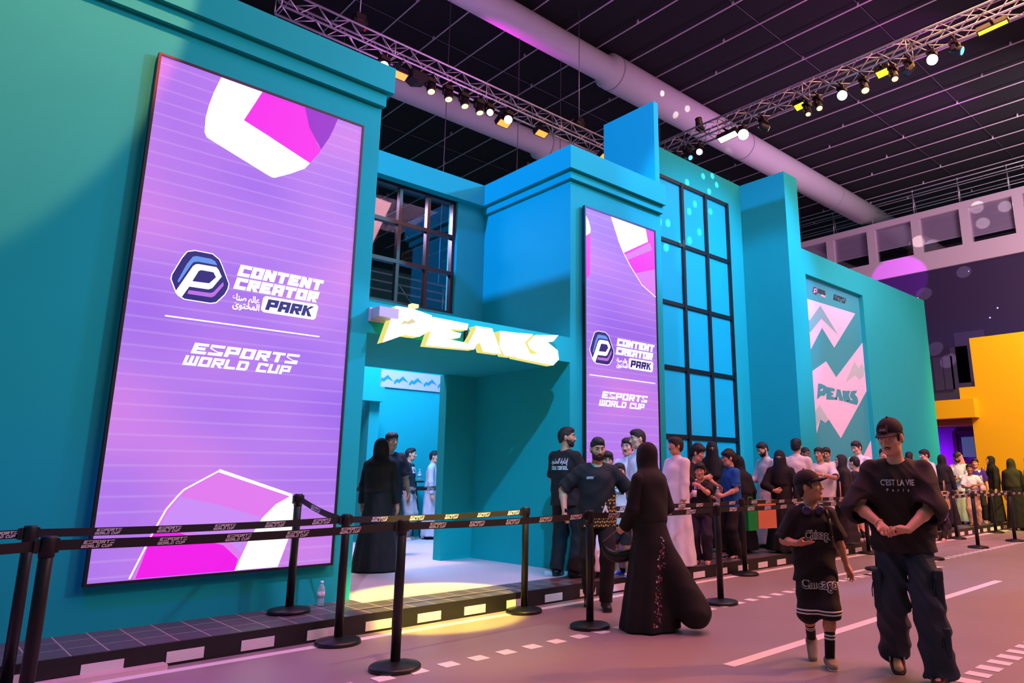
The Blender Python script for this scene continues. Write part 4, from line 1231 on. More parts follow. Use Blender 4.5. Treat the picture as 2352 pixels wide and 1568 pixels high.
        t1 = tb+d*.040*u; d2 = nrm(d+f*.35+n*.25*A['c']); t2 = t1+d2*.030*u; t3 = t2+nrm(d2+f*.3)*.022*u
        g.cap(tb, t1, .0145*u, .0115*u, k=.01); g.cap(t1, t2, .0110*u, .0098*u, k=.003); g.cap(t2, t3, .0098*u, .0080*u, k=.003)
    def headshape(s, g):
        S, hp, Rh = s.hs, s.hp, s.Rh
        e = lambda c, r, k=.02, op='u': g.ell(hp(*c), V3(*r)*S, Rh, k, op)
        e((0, -.012, .028), (.076, .096, .090), .01)
        kid = s.H < 1.5
        e((0, .022, -.040), (.058, .068, .070) if kid else (.060, .070, .074), .035)
        g.cap(hp(-.030 if kid else -.035, .035, -.086), hp(.030 if kid else .035, .035, -.086), (.021 if kid else .026)*S, k=.03)
        e((0, .068, -.098), (.024, .020, .018), .02)
        for q in (-1, 1):
            e((q*.040, .058, -.020), (.024, .024, .022), .02)
            e((q*.033, .096, .010), (.017, .016, .011), .012, 's')
            e((q*.0785, -.008, -.010), (.010, .019, .031), .006)
            e((q*.0125, .098, -.030), (.010, .011, .009), .008)
        g.cap(hp(-.036, .082, .030), hp(.036, .082, .030), (.008 if kid else .0105)*S, k=.015)
        g.cap(hp(0, .088, .016), hp(0, .106 if kid else .112, -.027), .0075*S, .0105*S, k=.012)
        e((0, .082, -.058), (.022, .012, .0065), .008); e((0, .080, -.068), (.018, .012, .0065), .008)
        g.cap(hp(-.02, .094, -.063), hp(.02, .094, -.063), .0022*S, k=.003, op='s')
    def face(s):
        S, hp = s.hs, s.hp
        ez = getattr(s, 'eyes_open', .0052)
        for q in (-1, 1):
            m = MB()
            c = hp(q*.032, .0795, .010)
            m.ball((0, 0, 0), (.0150*S, .0110*S, ez*S), 14); m.ball((q*-.001*S, .0062*S, 0), (.0062*S, .0058*S, ez*.9*S), 12, 1)
            o = m.build('eye', [EYEW, IRIS], s.root, fix=False)
            o.location = Vector(c); o.rotation_euler = Matrix(s.Rh.tolist()).to_euler()
        lo = s.hc-.16*S; hi = s.hc+.16*S
        g = Grid(lo, hi, min(s.res*.45, .0045))
        for q in (-1, 1):
            g.cap(hp(q*.014, .096, .031), hp(q*.034, .094, .035), .0048*S, .0044*S, k=.002)
            g.cap(hp(q*.034, .094, .035), hp(q*.052, .078, .029), .0044*S, .0030*S, k=.002)
        g.build('eyebrows', HAIRM, s.root)
        g = Grid(lo, hi, min(s.res*.45, .0045))
        g.cap(hp(-.018, .0895, -.0588), hp(.018, .0895, -.0588), .0048*S, k=.002); g.cap(hp(-.014, .0875, -.0672), hp(.014, .0875, -.0672), .0052*S, k=.002)
        g.build('lips', LIPM, s.root)
    # -------------------------------------------------- hair and headwear
    def hgrid(s, ext=.2, h=None): return Grid(s.hc-ext*s.hs, s.hc+ext*s.hs, h or max(min(s.res*.7, .009), .0045))
    def hair(s, kind='short', m=None):
        S, hp, Rh = s.hs, s.hp, s.Rh
        g = s.hgrid()
        e = lambda c, r, k=.015, op='u': g.ell(hp(*c), V3(*r)*S, Rh, k, op)
        t = {'undercap': .004, 'short': .008, 'buzz': .004, 'fade': .004, 'mop': .014, 'curly': .010, 'bowl': .016}[kind]
        e((0, -.014, .030), (.076+t, .098+t, .090+t))
        e((0, -.05, -.02), (.066+t*.8, .055+t, .07), .02)
        if kind == 'short': e((0, .008, .080), (.076, .088, .052), .02)
        if kind == 'fade': e((0, .012, .085), (.064, .085, .046), .015)
        if kind == 'mop': e((0, .03, .080), (.075, .085, .045), .02)
        if kind == 'bowl': e((0, .025, .065), (.088, .092, .06), .02); e((0, -.01, .12), (.05, .06, .03), .03)
        if kind == 'curly': e((0, .0, .080), (.088, .100, .062), .02)
        n0 = nrm(V3(0, -.62, .78)); p0 = V3(0, .086, {'mop': .046, 'bowl': .040, 'fade': .062, 'curly': .060}.get(kind, .058))
        # hairline plane from forehead to nape
        g.cut(hp(*p0), -(Rh @ n0))
        if kind in ('short', 'mop', 'bowl', 'curly', 'undercap'):
            for q in (-1, 1): g.cap(hp(q*.074, .032, .03), hp(q*.072, .034, -.015), .010*S, .007*S, k=.01)
        for q in (-1, 1): g.ell(hp(q*.084, -.006, -.012), V3(.02, .022, .034)*S, Rh, .006, 's')
        amp, fr = {'curly': (.0075, 150), 'mop': (.003, 110), 'bowl': (.002, 90)}.get(kind, (.0022, 130))
        g.disp(lambda x, y, z: amp*S*(np.sin(x*fr+1.3*np.sin(z*fr*.7))*np.sin(y*fr+.8)*np.sin(z*fr*.9+.4)))
        return g.build('hair', m or HAIRM, s.root)
    def beard(s, full=True, tash=True):
        S, hp = s.hs, s.hp
        g = s.hgrid(.17, max(min(s.res*.5, .006), .004))
        if full:
            s.headshape(g); g.D -= .0035*S
            Rh = s.Rh
            g.cut(hp(0, 0, -.026), Rh @ nrm(V3(0, .30, 1))); g.cut(hp(0, .004, 0), Rh @ V3(0, -1, 0)); g.cut(hp(0, 0, -.121), Rh @ V3(0, 0, -1))
            g.ell(hp(0, .10, -.060), V3(.026, .05, .0125)*S, Rh, .004, 's')
            for q in (-1, 1): g.ell(hp(q*.030, .09, -.034), V3(.034, .05, .020)*S, Rh, .01, 's')
        if tash:
            for q in (-1, 1): g.cap(hp(0, .098, -.047), hp(q*.026, .088, -.054), (.0062 if full else .0046)*S, (.0048 if full else .0034)*S, k=.004)
        g.disp(lambda x, y, z: .0012*S*np.sin(x*300)*np.sin(y*280)*np.sin(z*310))
        return g.build('beard' if full else 'moustache', HAIRM, s.root)
    def cap_hat(s, m, brim, front_m=None):
        S, hp, Rh = s.hs, s.hp, s.Rh
        g = s.hgrid(.2)
        g.ell(hp(0, -.010, .046), V3(.088, .108, .098)*S, Rh, .01)
        g.cut(hp(0, 0, .040), -(Rh @ nrm(V3(0, -.10, 1))))
        o = g.build('cap_crown', m, s.root)
        mb = MB(); nu, nv = 18, 7
        for t_ in (0, -.005):
            for j in range(nv+1):
                for i in range(nu+1):
                    q = -1+2*i/nu; v = j/nv
                    x = .080*math.sin(q*1.5); yb = -.010+.104*math.cos(q*1.42)
                    y = yb+v*.072*math.cos(q*1.5)**.6
                    mb.v.append(tuple(hp(x*(1-.06*v), y, .060-.012*v-.026*q*q*(.4+.6*v)+t_)))
        N_ = (nu+1)*(nv+1); k_ = lambda i, j, l: l*N_+j*(nu+1)+i
        for j in range(nv):
            for i in range(nu): mb.f += [(k_(i, j, 0), k_(i+1, j, 0), k_(i+1, j+1, 0), k_(i, j+1, 0)), (k_(i, j, 1), k_(i, j+1, 1), k_(i+1, j+1, 1), k_(i+1, j, 1))]
        for i in range(nu): mb.f += [(k_(i, nv, 0), k_(i+1, nv, 0), k_(i+1, nv, 1), k_(i, nv, 1)), (k_(i, 0, 0), k_(i, 0, 1), k_(i+1, 0, 1), k_(i+1, 0, 0))]
        for j in range(nv): mb.f += [(k_(0, j, 0), k_(0, j+1, 0), k_(0, j+1, 1), k_(0, j, 1)), (k_(nu, j, 0), k_(nu, j, 1), k_(nu, j+1, 1), k_(nu, j+1, 0))]
        mb.mi = [0]*len(mb.f); mb.sm = [True]*len(mb.f)
        b = mb.build('cap_brim', brim, s.root)
        MB().ball(tuple(s.hp(0, -.012, .146)), .008*S, 10).build('cap_button', m, s.root)
        return o
    def scarf(s, m, niqab=False, drape=1.0, open_face=True, slit=True):
        """headscarf: hood plus drape over the shoulders"""
        S, hp, Rh, u = s.hs, s.hp, s.Rh, s.u
        lo = np.minimum(s.hc-.24*S, s.T(-.30, -.26, 1.06)); hi = np.maximum(s.hc+.2*S, s.T(.30, .26, 1.45))
        lo = np.minimum(lo, s.hc-V3(.30, .28, .6*drape)*u); hi = np.maximum(hi, s.hc+V3(.30, .28, .2)*u)
        g = Grid(lo, hi, max(s.res*.85, .006))
        g.ell(hp(0, -.015, .026), V3(.092, .112, .106)*S, Rh, .01)
        g.ell(hp(0, .0, -.05), V3(.082, .088, .09)*S, Rh, .03)
        g.cap(hp(0, -.01, -.06), s.T(0, -.005, 1.36), .082*S, .125*u, k=.06, flat=(1.15, 1, 1))
        g.cap(s.T(-.13*s.b, -.01, 1.38), s.T(.13*s.b, -.01, 1.38), .085*u, k=.06)
        if drape > 0:
            g.cap(s.T(0, -.03, 1.36), s.T(0, -.03, 1.36-.26*drape), .135*u, .14*u, k=.05, flat=(1.35, 1, 1))
        if niqab:
            g.cap(hp(0, .062, -.02), s.T(0, .07, 1.20), .055*S, .10*u, k=.04, flat=(1.25, 1, 1))
            if slit: g.ell(hp(0, .100, .010), V3(.062, .045, .0125)*S, Rh, .003, 's')
        elif open_face:
            g.ell(hp(0, .085, -.015), V3(.064, .062, .092)*S, Rh, .012, 's')
        g.disp(lambda x, y, z: .004*u*np.sin(26*x+14*y+20*z)*np.clip((s.hc[2]-z)*5, 0, 1))
        return g.build('niqab' if niqab else 'headscarf', m, s.root)
    def ghutra(s, m, band):
        S, hp, Rh, u = s.hs, s.hp, s.Rh, s.u
        g = Grid(s.hc-V3(.25, .28, .42)*S, s.hc+V3(.25, .22, .2)*S, max(s.res*.8, .007))
        g.ell(hp(0, -.012, .036), V3(.090, .110, .098)*S, Rh, .01)
        g.cap(hp(0, -.05, .0), s.T(0, -.10, 1.25), .085*S, .13*u, k=.04, flat=(1.3, 1, 1))
        g.ell(hp(0, .095, -.03), V3(.066, .085, .098)*S, Rh, .012, 's')
        g.disp(lambda x, y, z: .004*np.sin(60*x)*np.clip((s.hc[2]-z)*4, 0, 1))
        g.build('ghutra', m, s.root)
        mb = MB()
        for dz in (.062, .080):
            for i in range(20):
                a0, a1 = 2*math.pi*i/20, 2*math.pi*(i+1)/20
                f = lambda a: tuple(hp(.091*math.cos(a), -.012+.110*math.sin(a), dz))
                mb.tube(f(a0), f(a1), .0095*S, 6)
        mb.build('head_cord', band, s.root)
    def glasses(s, m):
        hp, S = s.hp, s.hs; mb = MB()
        for q in (-1, 1):
            pts = [hp(q*.010, .112, .020), hp(q*.056, .104, .022), hp(q*.054, .104, -.010), hp(q*.014, .112, -.012), hp(q*.010, .112, .020)]
            mb.path([tuple(p) for p in pts], .0022*S, 6); mb.tube(tuple(hp(q*.056, .104, .018)), tuple(hp(q*.080, .0, .012)), .002*S, 6)
        mb.tube(tuple(hp(-.010, .112, .014)), tuple(hp(.010, .112, .014)), .0022*S, 6)
        return mb.build('glasses', m, s.root)
    # -------------------------------------------------- clothes
    def wrinkle(s, g, amp, f=38, z0=-9, z1=9):
        if amp <= 0: return g
        sd = (sum(map(ord, s.root.name))*7.3+s.H*31) % 10
        def fn(x, y, z):
            a = f*.55*z+5*np.sin(6*x+sd)+6*x*np.sin(3*z+sd)+4*y
            b_ = f*.38*z-9*x+3*np.sin(8*x+5*y+sd)+sd
            c = f*.30*(x+.8*y)+2.5*np.sin(7*z+sd)
            w = .5*(np.abs(np.sin(a))-.62)+.35*(np.abs(np.sin(b_))-.62)+.30*(np.abs(np.sin(c))-.62)
            return (amp*w*((z > z0) & (z < z1))).astype(F4)
        return g.disp(fn)
    def top(s, m, hem=.86, sleeve=.75, fit=1.0, wide=1.0, name='t_shirt', collar=None, long_=False, wr=.012, cuff=None, hz=None, flare=1.0):
        u, b, T = s.u, s.b, s.T
        lo = np.min([A[k]-.16*u for A in s.arms for k in ('sh', 'el', 'w')]+[T(-.27*b, -.25, hem-.08), T(-.27*b, -.25, 1.6)], 0); hi = np.max([A[k]+.16*u for A in s.arms for k in ('sh', 'el', 'w')]+[T(.27*b, .25, 1.6), T(.27*b, .25, hem)], 0)
        g = Grid(lo, hi, s.res)
        g.cap(T(0, -.004, 1.30), T(0, .0, hem-.10), .128*u*fit*b, .134*u*fit*b*flare, k=.03, flat=(1.38, 1, 1))
        g.cap(T(-.15*b, -.01, 1.392), T(.15*b, -.01, 1.392), .060*u, k=.05); g.cap(T(-.06*b, -.01, 1.42), T(.06*b, -.01, 1.42), .062*u, k=.06)
        for A in s.arms:
            if long_:
                cu = A['w']-nrm(A['w']-A['el'])*.005
                g.cap(A['sh'], A['el'], .062*u*wide, .060*u*wide, k=.035); g.cap(A['el'], cu, .058*u*wide, .046*u*wide, k=.02, cb=True)
            else:
                e = A['sh']+(A['el']-A['sh'])*min(sleeve, 1)
                g.cap(A['sh'], e, .060*u*(.55+.45*wide), .070*u*wide, k=.035, cb=sleeve <= 1)
                if sleeve > 1:
                    e2 = A['el']+(A['w']-A['el'])*(sleeve-1)
                    g.cap(A['el'], e2, .072*u*wide, .072*u*wide, k=.03, cb=True)
        s.wrinkle(g, wr)
        n = s.Rl @ V3(0, 0, 1)
        if hem > 0: g.cut(T(0, 0, hem), -n)
        # hollow hem, sleeve ends and neck
        g.cap(T(0, 0, hem+.05), T(0, 0, hem-.05), .112*u*fit*b, k=0, flat=(1.38, 1, 1), op='s', ca=True)
        for A in s.arms:
            if not long_ and sleeve <= 1:
                e = A['sh']+(A['el']-A['sh'])*sleeve; d = nrm(A['el']-A['sh'])
                g.cap(e-d*.06*u, e+d*.03*u, .056*u*wide, .060*u*wide, k=0, op='s', ca=True)
            elif not long_:
                d = nrm(A['w']-A['el']); e = A['el']+(A['w']-A['el'])*(sleeve-1)
                g.cap(e-d*.05*u, e+d*.03*u, .058*u*wide, .060*u*wide, k=0, op='s', ca=True)
        g.cap(T(0, .01, 1.475), T(0, .0, 1.60), .066*u, .070*u, k=.004, op='s')
        s.tg = g
        o = g.build(name, m, s.root)
        if collar is not None:
            gc = Grid(T(-.12, -.12, 1.40), T(.12, .14, 1.60), max(s.res*.6, .005))
            gc.cap(T(0, .0, 1.43), T(0, .004, 1.50), .072*u, .064*u, k=.01, cb=True)
            gc.cap(T(0, .0, 1.46), T(0, .004, 1.56), .056*u, k=0, op='s')
            gc.build('collar', collar, s.root)
        return o
    def pants(s, m, fit=1.0, cut=.07, flare=1.0, name='trousers', wr=.012, waist=1.0, per_leg=True):
        u, b = s.u, s.b
        pts = []
        for L in s.legs: pts += [L['hip']+V3(0, 0, .2), L['hip']-V3(.2, .2, .1), L['hip']+V3(.2, .2, 0), L['knee']-.16*u, L['knee']+.16*u, L['ank']-.15*u, L['ank']+.15*u]
        g = Grid(np.min(pts, 0), np.max(pts, 0), s.res)
        g.ell(s.T(0, 0, .97), V3(.168*b, .120*b, .14)*u, s.Rl, .03)
        for L in s.legs:
            kc = L['ank']+(L['knee']-L['ank'])*max((cut-.09)/.40, -.12) if cut < .45 else None
            g.cap(L['hip'], L['knee'], .088*u*b*min(fit, 1.08), .078*u*fit, k=.035)
            if cut < .45:
                g.cap(L['knee'], kc, .077*u*fit, .066*u*fit*flare, k=.03, cb=True)
        s.wrinkle(g, wr, 34)
        if cut >= .45:
            for_z = cut*u
            g.cut((0, 0, for_z), V3(0, 0, -1))
            for L in s.legs:
                g.cap(L['knee']+(L['hip']-L['knee'])*.5, L['knee']+(L['hip']-L['knee'])*(-.2), .060*u, .064*u*fit, k=0, op='s', ca=False)
        else:
            for L in s.legs:
                d = nrm(L['ank']-L['knee']); kc = L['ank']+(L['knee']-L['ank'])*max((cut-.09)/.40, -.12)
                g.cap(kc-d*.05*u, kc+d*.05*u, .050*u*fit*flare, k=0, op='s', ca=True)
        s.pg = g
        return g.build(name, m, s.root)
    def robe(s, m, hem=.06, R_hem=.24, name='thobe', collar=None, folds=(9, .010), sleeve=1.0, flat=1.2, sway=(0, 0), wide=1.0, long_=True, wr=.008, chest=1.0, train=None):
        u, b, T = s.u, s.b, s.T
        fc = np.mean([(L['heel']+L['toe'])/2 for L in s.legs], 0)
        bot = V3(fc[0]+sway[0], fc[1]+sway[1], hem*u)
        Rh_ = R_hem*u
        lo = np.min([A[k]-.15*u for A in s.arms for k in ('sh', 'el', 'w')]+[bot-V3(Rh_*flat*1.15, Rh_*1.15, .03)], 0); hi = np.max([A[k]+.15*u for A in s.arms for k in ('sh', 'el', 'w')]+[bot+V3(Rh_*flat*1.15, Rh_*1.15, 0), T(0, .2, 1.6)], 0)
        if train is not None: lo = np.minimum(lo, np.array(train)-.2); hi = np.maximum(hi, np.array(train)+.2)
        lo[2] = min(lo[2], hem*u-.03)
        g = Grid(lo, hi, s.res)
        g.cap(T(0, -.004, 1.30), T(0, 0, 1.0), .128*u*b*chest, .128*u*b*chest, k=.03, flat=(1.36, 1, 1))
        g.cap(T(-.15*b, -.01, 1.392), T(.15*b, -.01, 1.392), .060*u, k=.05); g.cap(T(-.06*b, -.01, 1.42), T(.06*b, -.01, 1.42), .062*u, k=.06)
        g.cap(T(0, 0, 1.02), bot, .140*u*b, Rh_, k=.05, flat=(flat, 1, 1), cb=False)
        if train is not None: g.cap(T(0, -.05, .9), train, .10*u, .16*u, k=.10)
        n_, amp = folds
        zt = 1.0*u
        cx, cy = bot[0], bot[1]
        if amp:
            ph = (len(s.root.name)*1.7+hash(s.root.name) % 7)
            g.disp(lambda x, y, z: (amp*np.sin(n_*np.arctan2(x-cx, y-cy)+ph+1.5*z)*np.clip((zt-z)/zt, 0, 1)).astype(F4))
        for A in s.arms:
            cu = A['w']-nrm(A['w']-A['el'])*.008
            g.cap(A['sh'], A['el'], .062*u*wide, .062*u*wide, k=.035); g.cap(A['el'], cu, .060*u*wide, .050*u*wide*sleeve, k=.02, cb=True)
            d = nrm(A['w']-A['el']); g.cap(cu-d*.04*u, cu+d*.03*u, .034*u*wide*sleeve, k=0, op='s', ca=True)
        s.wrinkle(g, wr, 30)
        g.cut((0, 0, hem*u), V3(0, 0, -1))
        g.cap(bot+V3(0, 0, .035*u), bot-V3(0, 0, .1), (R_hem-.07)*u, k=0, flat=(flat, 1, 1), op='s', ca=True)
        g.cap(T(0, .005, 1.49), T(0, .0, 1.60), .058*u, .064*u, k=.004, op='s')
        s.tg = g
        o = g.build(name, m, s.root)
        if collar is not None:
            gc = Grid(T(-.12, -.12, 1.38), T(.12, .16, 1.60), max(s.res*.6, .005))
            gc.cap(T(0, .0, 1.42), T(0, .006, 1.505), .076*u, .066*u, k=.01, cb=True)
            gc.cap(T(0, .0, 1.46), T(0, .006, 1.58), .056*u, k=0, op='s')
            gc.build('collar', collar, s.root)
        return o
    def shoes(s, m, sole=None, sock=None, sock_h=.16, stripe=None, fat=1.0):
        u = s.u
        for i, L in enumerate(s.legs):
            sd = -1 if i == 0 else 1
            h = max(min(s.res, .008), .005)
            pts = [L['heel'], L['toe'], L['ank']]
            lo = np.min(pts, 0)-.12*u; hi = np.max(pts, 0)+.12*u
            up = nrm(np.cross(np.cross(L['toe']-L['heel'], V3(0, 0, 1)), L['toe']-L['heel']))
            g = Grid(lo, hi, h)
            a, b = L['heel']+up*.014*u, L['toe']+up*.008*u
            g.cap(a, b, .044*u*fat, .043*u*fat, k=.02)
            g.cap(a+up*.02*u, a*.45+b*.55+up*.022*u, .044*u*fat, .034*u*fat, k=.03)
            g.cap(L['ank'], a, .043*u*fat, .044*u*fat, k=.02)
            g.cut(L['ank']-(L['knee']-L['ank'])*.02, nrm(L['knee']-L['ank']))
            zb = min(L['heel'][2], L['toe'][2])-.018*u
            base = L['heel']-up*.026*u
            g.cut(base, -up)
            o = g.build('shoe', m, s.root)
            if sole is not None:
                gs = Grid(lo, hi, h)
                gs.cap(a, b, .049*u*fat, .048*u*fat, k=.01)
                gs.cut(base+up*.024*u, up); gs.cut(base-up*.003*u, -up)
                gs.build('sole', sole, o)
            if stripe is not None:
                mb = MB(); fdir = nrm(L['toe']-L['heel']); side = nrm(np.cross(fdir, up))
                for sg_ in (-1, 1):
                    for q in range(3):
                        c = L['heel']+fdir*(.055+.022*q)*u+up*.026*u+side*sg_*.041*u*fat
                        mb.obox(c, fdir*.006*u, side*.004*u, (up+fdir*-.5)*.022*u)
                mb.build('stripes', stripe, o)
            if sock is not None:
                gs = Grid(lo, hi+V3(0, 0, .2), h)
                e = L['ank']+nrm(L['knee']-L['ank'])*sock_h*u
                gs.cap(L['ank'], e, .046*u, .050*u, k=.01, cb=True)
                gs.build('sock', sock, s.root)
    def hold(s, i, fwd=.07, side=.02): 
        A = s.arms[i]; return A['w']+A['f']*fwd*s.u+A['n']*side*s.u
    def world(s, p):
        m = Matrix.Translation(s.root.location) @ Matrix.Rotation(s.root.rotation_euler[2], 4, 'Z')
        return m @ Vector(p)
def phone(p, i, label, group=None, fwd=.075, side=.022):
    A = p.arms[i]; c = p.world(p.hold(i, fwd, side))
    f = Matrix.Rotation(p.root.rotation_euler[2], 3, 'Z')
    fd, n = f @ Vector(A['f']), f @ Vector(A['n'])
    l = fd.cross(n)
    t = thing('phone', label, 'phone', c)
    MB().obox((0, 0, 0), fd*.075, l*.036, n*.004).build('phone_body', mat('phone_case', (14, 14, 17), rough=.3), t)
    MB().obox(n*.0045, fd*.070, l*.033, n*.0006).build('phone_screen', mat('phone_glass', (30, 34, 48), rough=.08), t)
    return t
# ------------------------------------------------------------------ the people
def C(n, c, **k):
    return mat(n, c, rough=k.pop('rough', .85), bump=.06, bscale=260, **k)
K_ABAYA = C('black_abaya_cloth', (13, 12, 14)); K_ABAYA2 = C('black_crepe', (20, 17, 19))
K_THOBE = C('white_thobe_cloth', (222, 216, 220)); K_THOBE2 = C('pale_thobe_cloth', (200, 198, 206))
K_BLK = C('black_jersey', (17, 15, 17)); K_NAVY = C('navy_jersey', (15, 18, 40)); K_WHT = C('white_jersey', (226, 220, 222))
K_JEAN = C('dark_denim', (26, 32, 44)); K_BLKT = C('black_trouser_cloth', (20, 18, 20)); K_CHAR = C('charcoal_cloth', (40, 36, 38))
S_BLK = mat('black_shoe', (20, 18, 20), rough=.5); S_WHT = mat('white_sole', (220, 212, 212), rough=.6); S_PALE = mat('pale_trainer', (206, 186, 186), rough=.7)
S_BLUE = mat('blue_trainer', (30, 60, 170), rough=.6); S_TAN = mat('tan_trainer', (176, 150, 136), rough=.7); S_SAND = mat('sandal_leather', (70, 45, 34), rough=.6)
K_LOGO = mat('shirt_print', (225, 222, 226), rough=.7); K_GOLD = mat('gold_print', (226, 164, 62), rough=.6)
WH = mat('white_sock', (226, 220, 220), rough=.9)
XZ = lambda ox, oz, s=1.0: (lambda u, v: Vector((ox+u*s, 0, oz+v*s)))
XF = lambda ox, oz, s=1.0: (lambda u, v: Vector((ox-u*s, 0, oz+v*s)))     # mirrored: reads correctly on the chest (seen from the front)
MIRF = XF; BACKF = XZ
GP = 'people inside the portal'; GQ = 'people in the queue'; GW = 'people walking outside the barriers'; GF = 'people waiting at the far right'

# ---- inside the portal
p = Person('woman in a black abaya with her back turned, at the left side of the portal', (4.55, 8.40, PZ), 1.62, 158, res=.010, group=GP, headk=7.3)
p.body(False); p.scarf(K_ABAYA); p.robe(K_ABAYA, hem=.015, R_hem=.27, name='abaya', folds=(11, .010)); p.shoes(S_BLK)
p = Person('man in a loose dark blue T-shirt facing out of the portal', (5.55, 9.95, PZ), 1.79, 12, res=.010, group=GP, head=(22, 0, 0), feet=((-.12, .06, 12, 0), (.12, -.05, -10, 0)), armL=dict(w=(-.30, .04, .84)), skin='tan')
p.body(); p.hair('curly'); p.top(K_NAVY, hem=.80, sleeve=.98, fit=1.14, wide=1.4, collar=None)
g = MB(); word(g, 'PEAKS', MIRF(.055, 1.315), 0, 0, .11, .028, mi=0); decal(p.tg, g, 'chest_logo', K_LOGO, p.root)
p.pants(K_JEAN, fit=1.2); p.shoes(S_BLUE, S_WHT)
p = Person('person in a dark top far inside against the orange wall', (5.62, 12.05, PZ), 1.55, 70, res=.012, group=GP, skin='brown')
p.body(); p.hair('curly'); p.top(K_CHAR); p.pants(K_BLKT); p.shoes(S_BLK, S_WHT)
JER = C('dark_teal_sports_jersey', (20, 44, 50))
p = Person('man in a dark sports jersey and pale grey trousers inside the portal', (7.10, 12.0, PZ), 1.66, 75, res=.012, group=GP, head=(10, 0, 0), skin='light')
p.body(); p.hair('fade'); p.top(JER, hem=.86, sleeve=.8, wide=1.15)
g = MB(); word(g, 'DC', MIRF(.10, 1.20), 0, 0, .2, .12, slant=0); decal(p.tg, g, 'jersey_number', K_LOGO, p.root)
p.pants(C('pale_grey_sweat_cloth', (176, 168, 172)), fit=1.25); p.shoes(S_PALE, S_WHT)
p = Person('young man in a white thobe waiting inside the portal', (7.58, 11.95, PZ), 1.62, 80, res=.012, group=GP, skin='light', head=(-5, 6, 0))
p.body(); p.hair('fade'); p.robe(K_THOBE2, R_hem=.22, collar=K_THOBE2); p.shoes(S_BLK)
p = Person('person in a dark sports jersey half hidden by the portal wall', (8.02, 11.95, PZ), 1.60, 85, res=.012, group=GP, skin='tan')
p.body(); p.hair('short'); p.top(JER, hem=.86, sleeve=.8, wide=1.15); p.pants(K_BLKT); p.shoes(S_BLK, S_WHT)
g = MB(); word(g, 'C', MIRF(.06, 1.18), 0, 0, .12, .13, slant=0); decal(p.tg, g, 'jersey_number', K_LOGO, p.root)

# ---- two staff members
p = Person('crowd control man in black seen from behind, with white lettering on his back', (5.93, 6.42, PZ), 1.73, 142, res=.008, head=(-58, 0, 0), feet=((-.13, .02, 18, 0), (.13, .04, -22, 0)), group=GQ,
           armL=dict(w=(-.12, .22, .98), e=(-1, -.6, -.3)), armR=dict(w=(.10, .24, 1.0), e=(1, -.6, -.3)), skin='tan')
p.body(); p.hair('fade'); p.beard(); p.top(K_BLK, hem=.82, sleeve=.9, fit=1.08, wide=1.15)
g = MB(); font(g, AR_CROWD, BACKF(-.125, 1.300), 0, 0, .085, .25, .002); word(g, 'CROWD CONTROL', BACKF(-.125, 1.225), 0, 0, .25, .045, slant=0, t=.22, v=.26, wide=.7)
decal(p.tg, g, 'back_print', K_LOGO, p.root, front=False)
p.pants(K_BLKT, fit=1.25); p.shoes(S_BLK, S_BLK, sock=None, stripe=mat('mint_flash', (120, 220, 210), rough=.5))
p = Person('mustached man in a black T-shirt with gold triangles, arms spread, stepping over the kerb line', (5.44, 5.40, 0), 1.70, 8, res=.0075, head=(8, 12, 0), feet=((-.07, .16, 0, 0), (.07, -.16, -12, 22)), group=GW,
           armL=dict(w=(-.37, .10, .96), e=(-1, -.8, 0), f=(-.35, .25, -.8), n=(.7, .3, 0), c=.75), armR=dict(w=(.36, .10, .98), e=(1, -.8, 0), f=(.1, .35, -.85), n=(-.8, .5, 0), c=.6), skin='tan', b=1.03)
p.body(); p.hair('fade'); p.beard(True, True); p.top(K_BLK, hem=.80, sleeve=.92, fit=1.10, wide=1.25)
g = MB(); rg = random.Random(3)
for r_ in range(11):
    for c_ in range(-8, 9):
        z = .80+r_*.036; x = c_*.024+(.012 if r_ % 2 else 0)
        lim = 4.2+(-x)*26
        if r_ > lim or (r_ == 4 and rg.random() < .5) or rg.random() < .12*r_/4: continue
        s_ = .0115
        up = (r_+c_) % 2 == 0
        pts = [(x-s_, z), (x+s_, z), (x, z+s_*1.9)] if up else [(x-s_, z+s_*1.9), (x, z), (x+s_, z+s_*1.9)]
        g.poly([Vector((a, 0, b_)) for a, b_ in pts])
decal(p.tg, g, 'gold_triangles', K_GOLD, p.root)
g = MB()
for q in ([(-.115, .885), (-.02, .885), (-.035, .91), (-.10, .91)], [(-.12, .89), (-.072, 1.02), (-.062, .985), (-.10, .905)], [(-.015, .89), (-.066, 1.02), (-.075, .99), (-.04, .92)]): g.poly([Vector((a, 0, b_)) for a, b_ in q])
decal(p.tg, g, 'triangle_emblem', K_LOGO, p.root, off=.007)
g = MB(); ewc(g, MIRF(.125, 1.275), .075, .024); decal(p.tg, g, 'chest_logo', K_LOGO, p.root)
p.pants(K_BLKT, fit=1.05); p.shoes(S_BLK, mat('dark_sole', (50, 44, 44)))
phone(p, 0, 'dark phone in the left hand of the man with the gold triangles', fwd=.06)
phone(p, 1, 'dark phone in the right hand of the man with the gold triangles', fwd=.06)

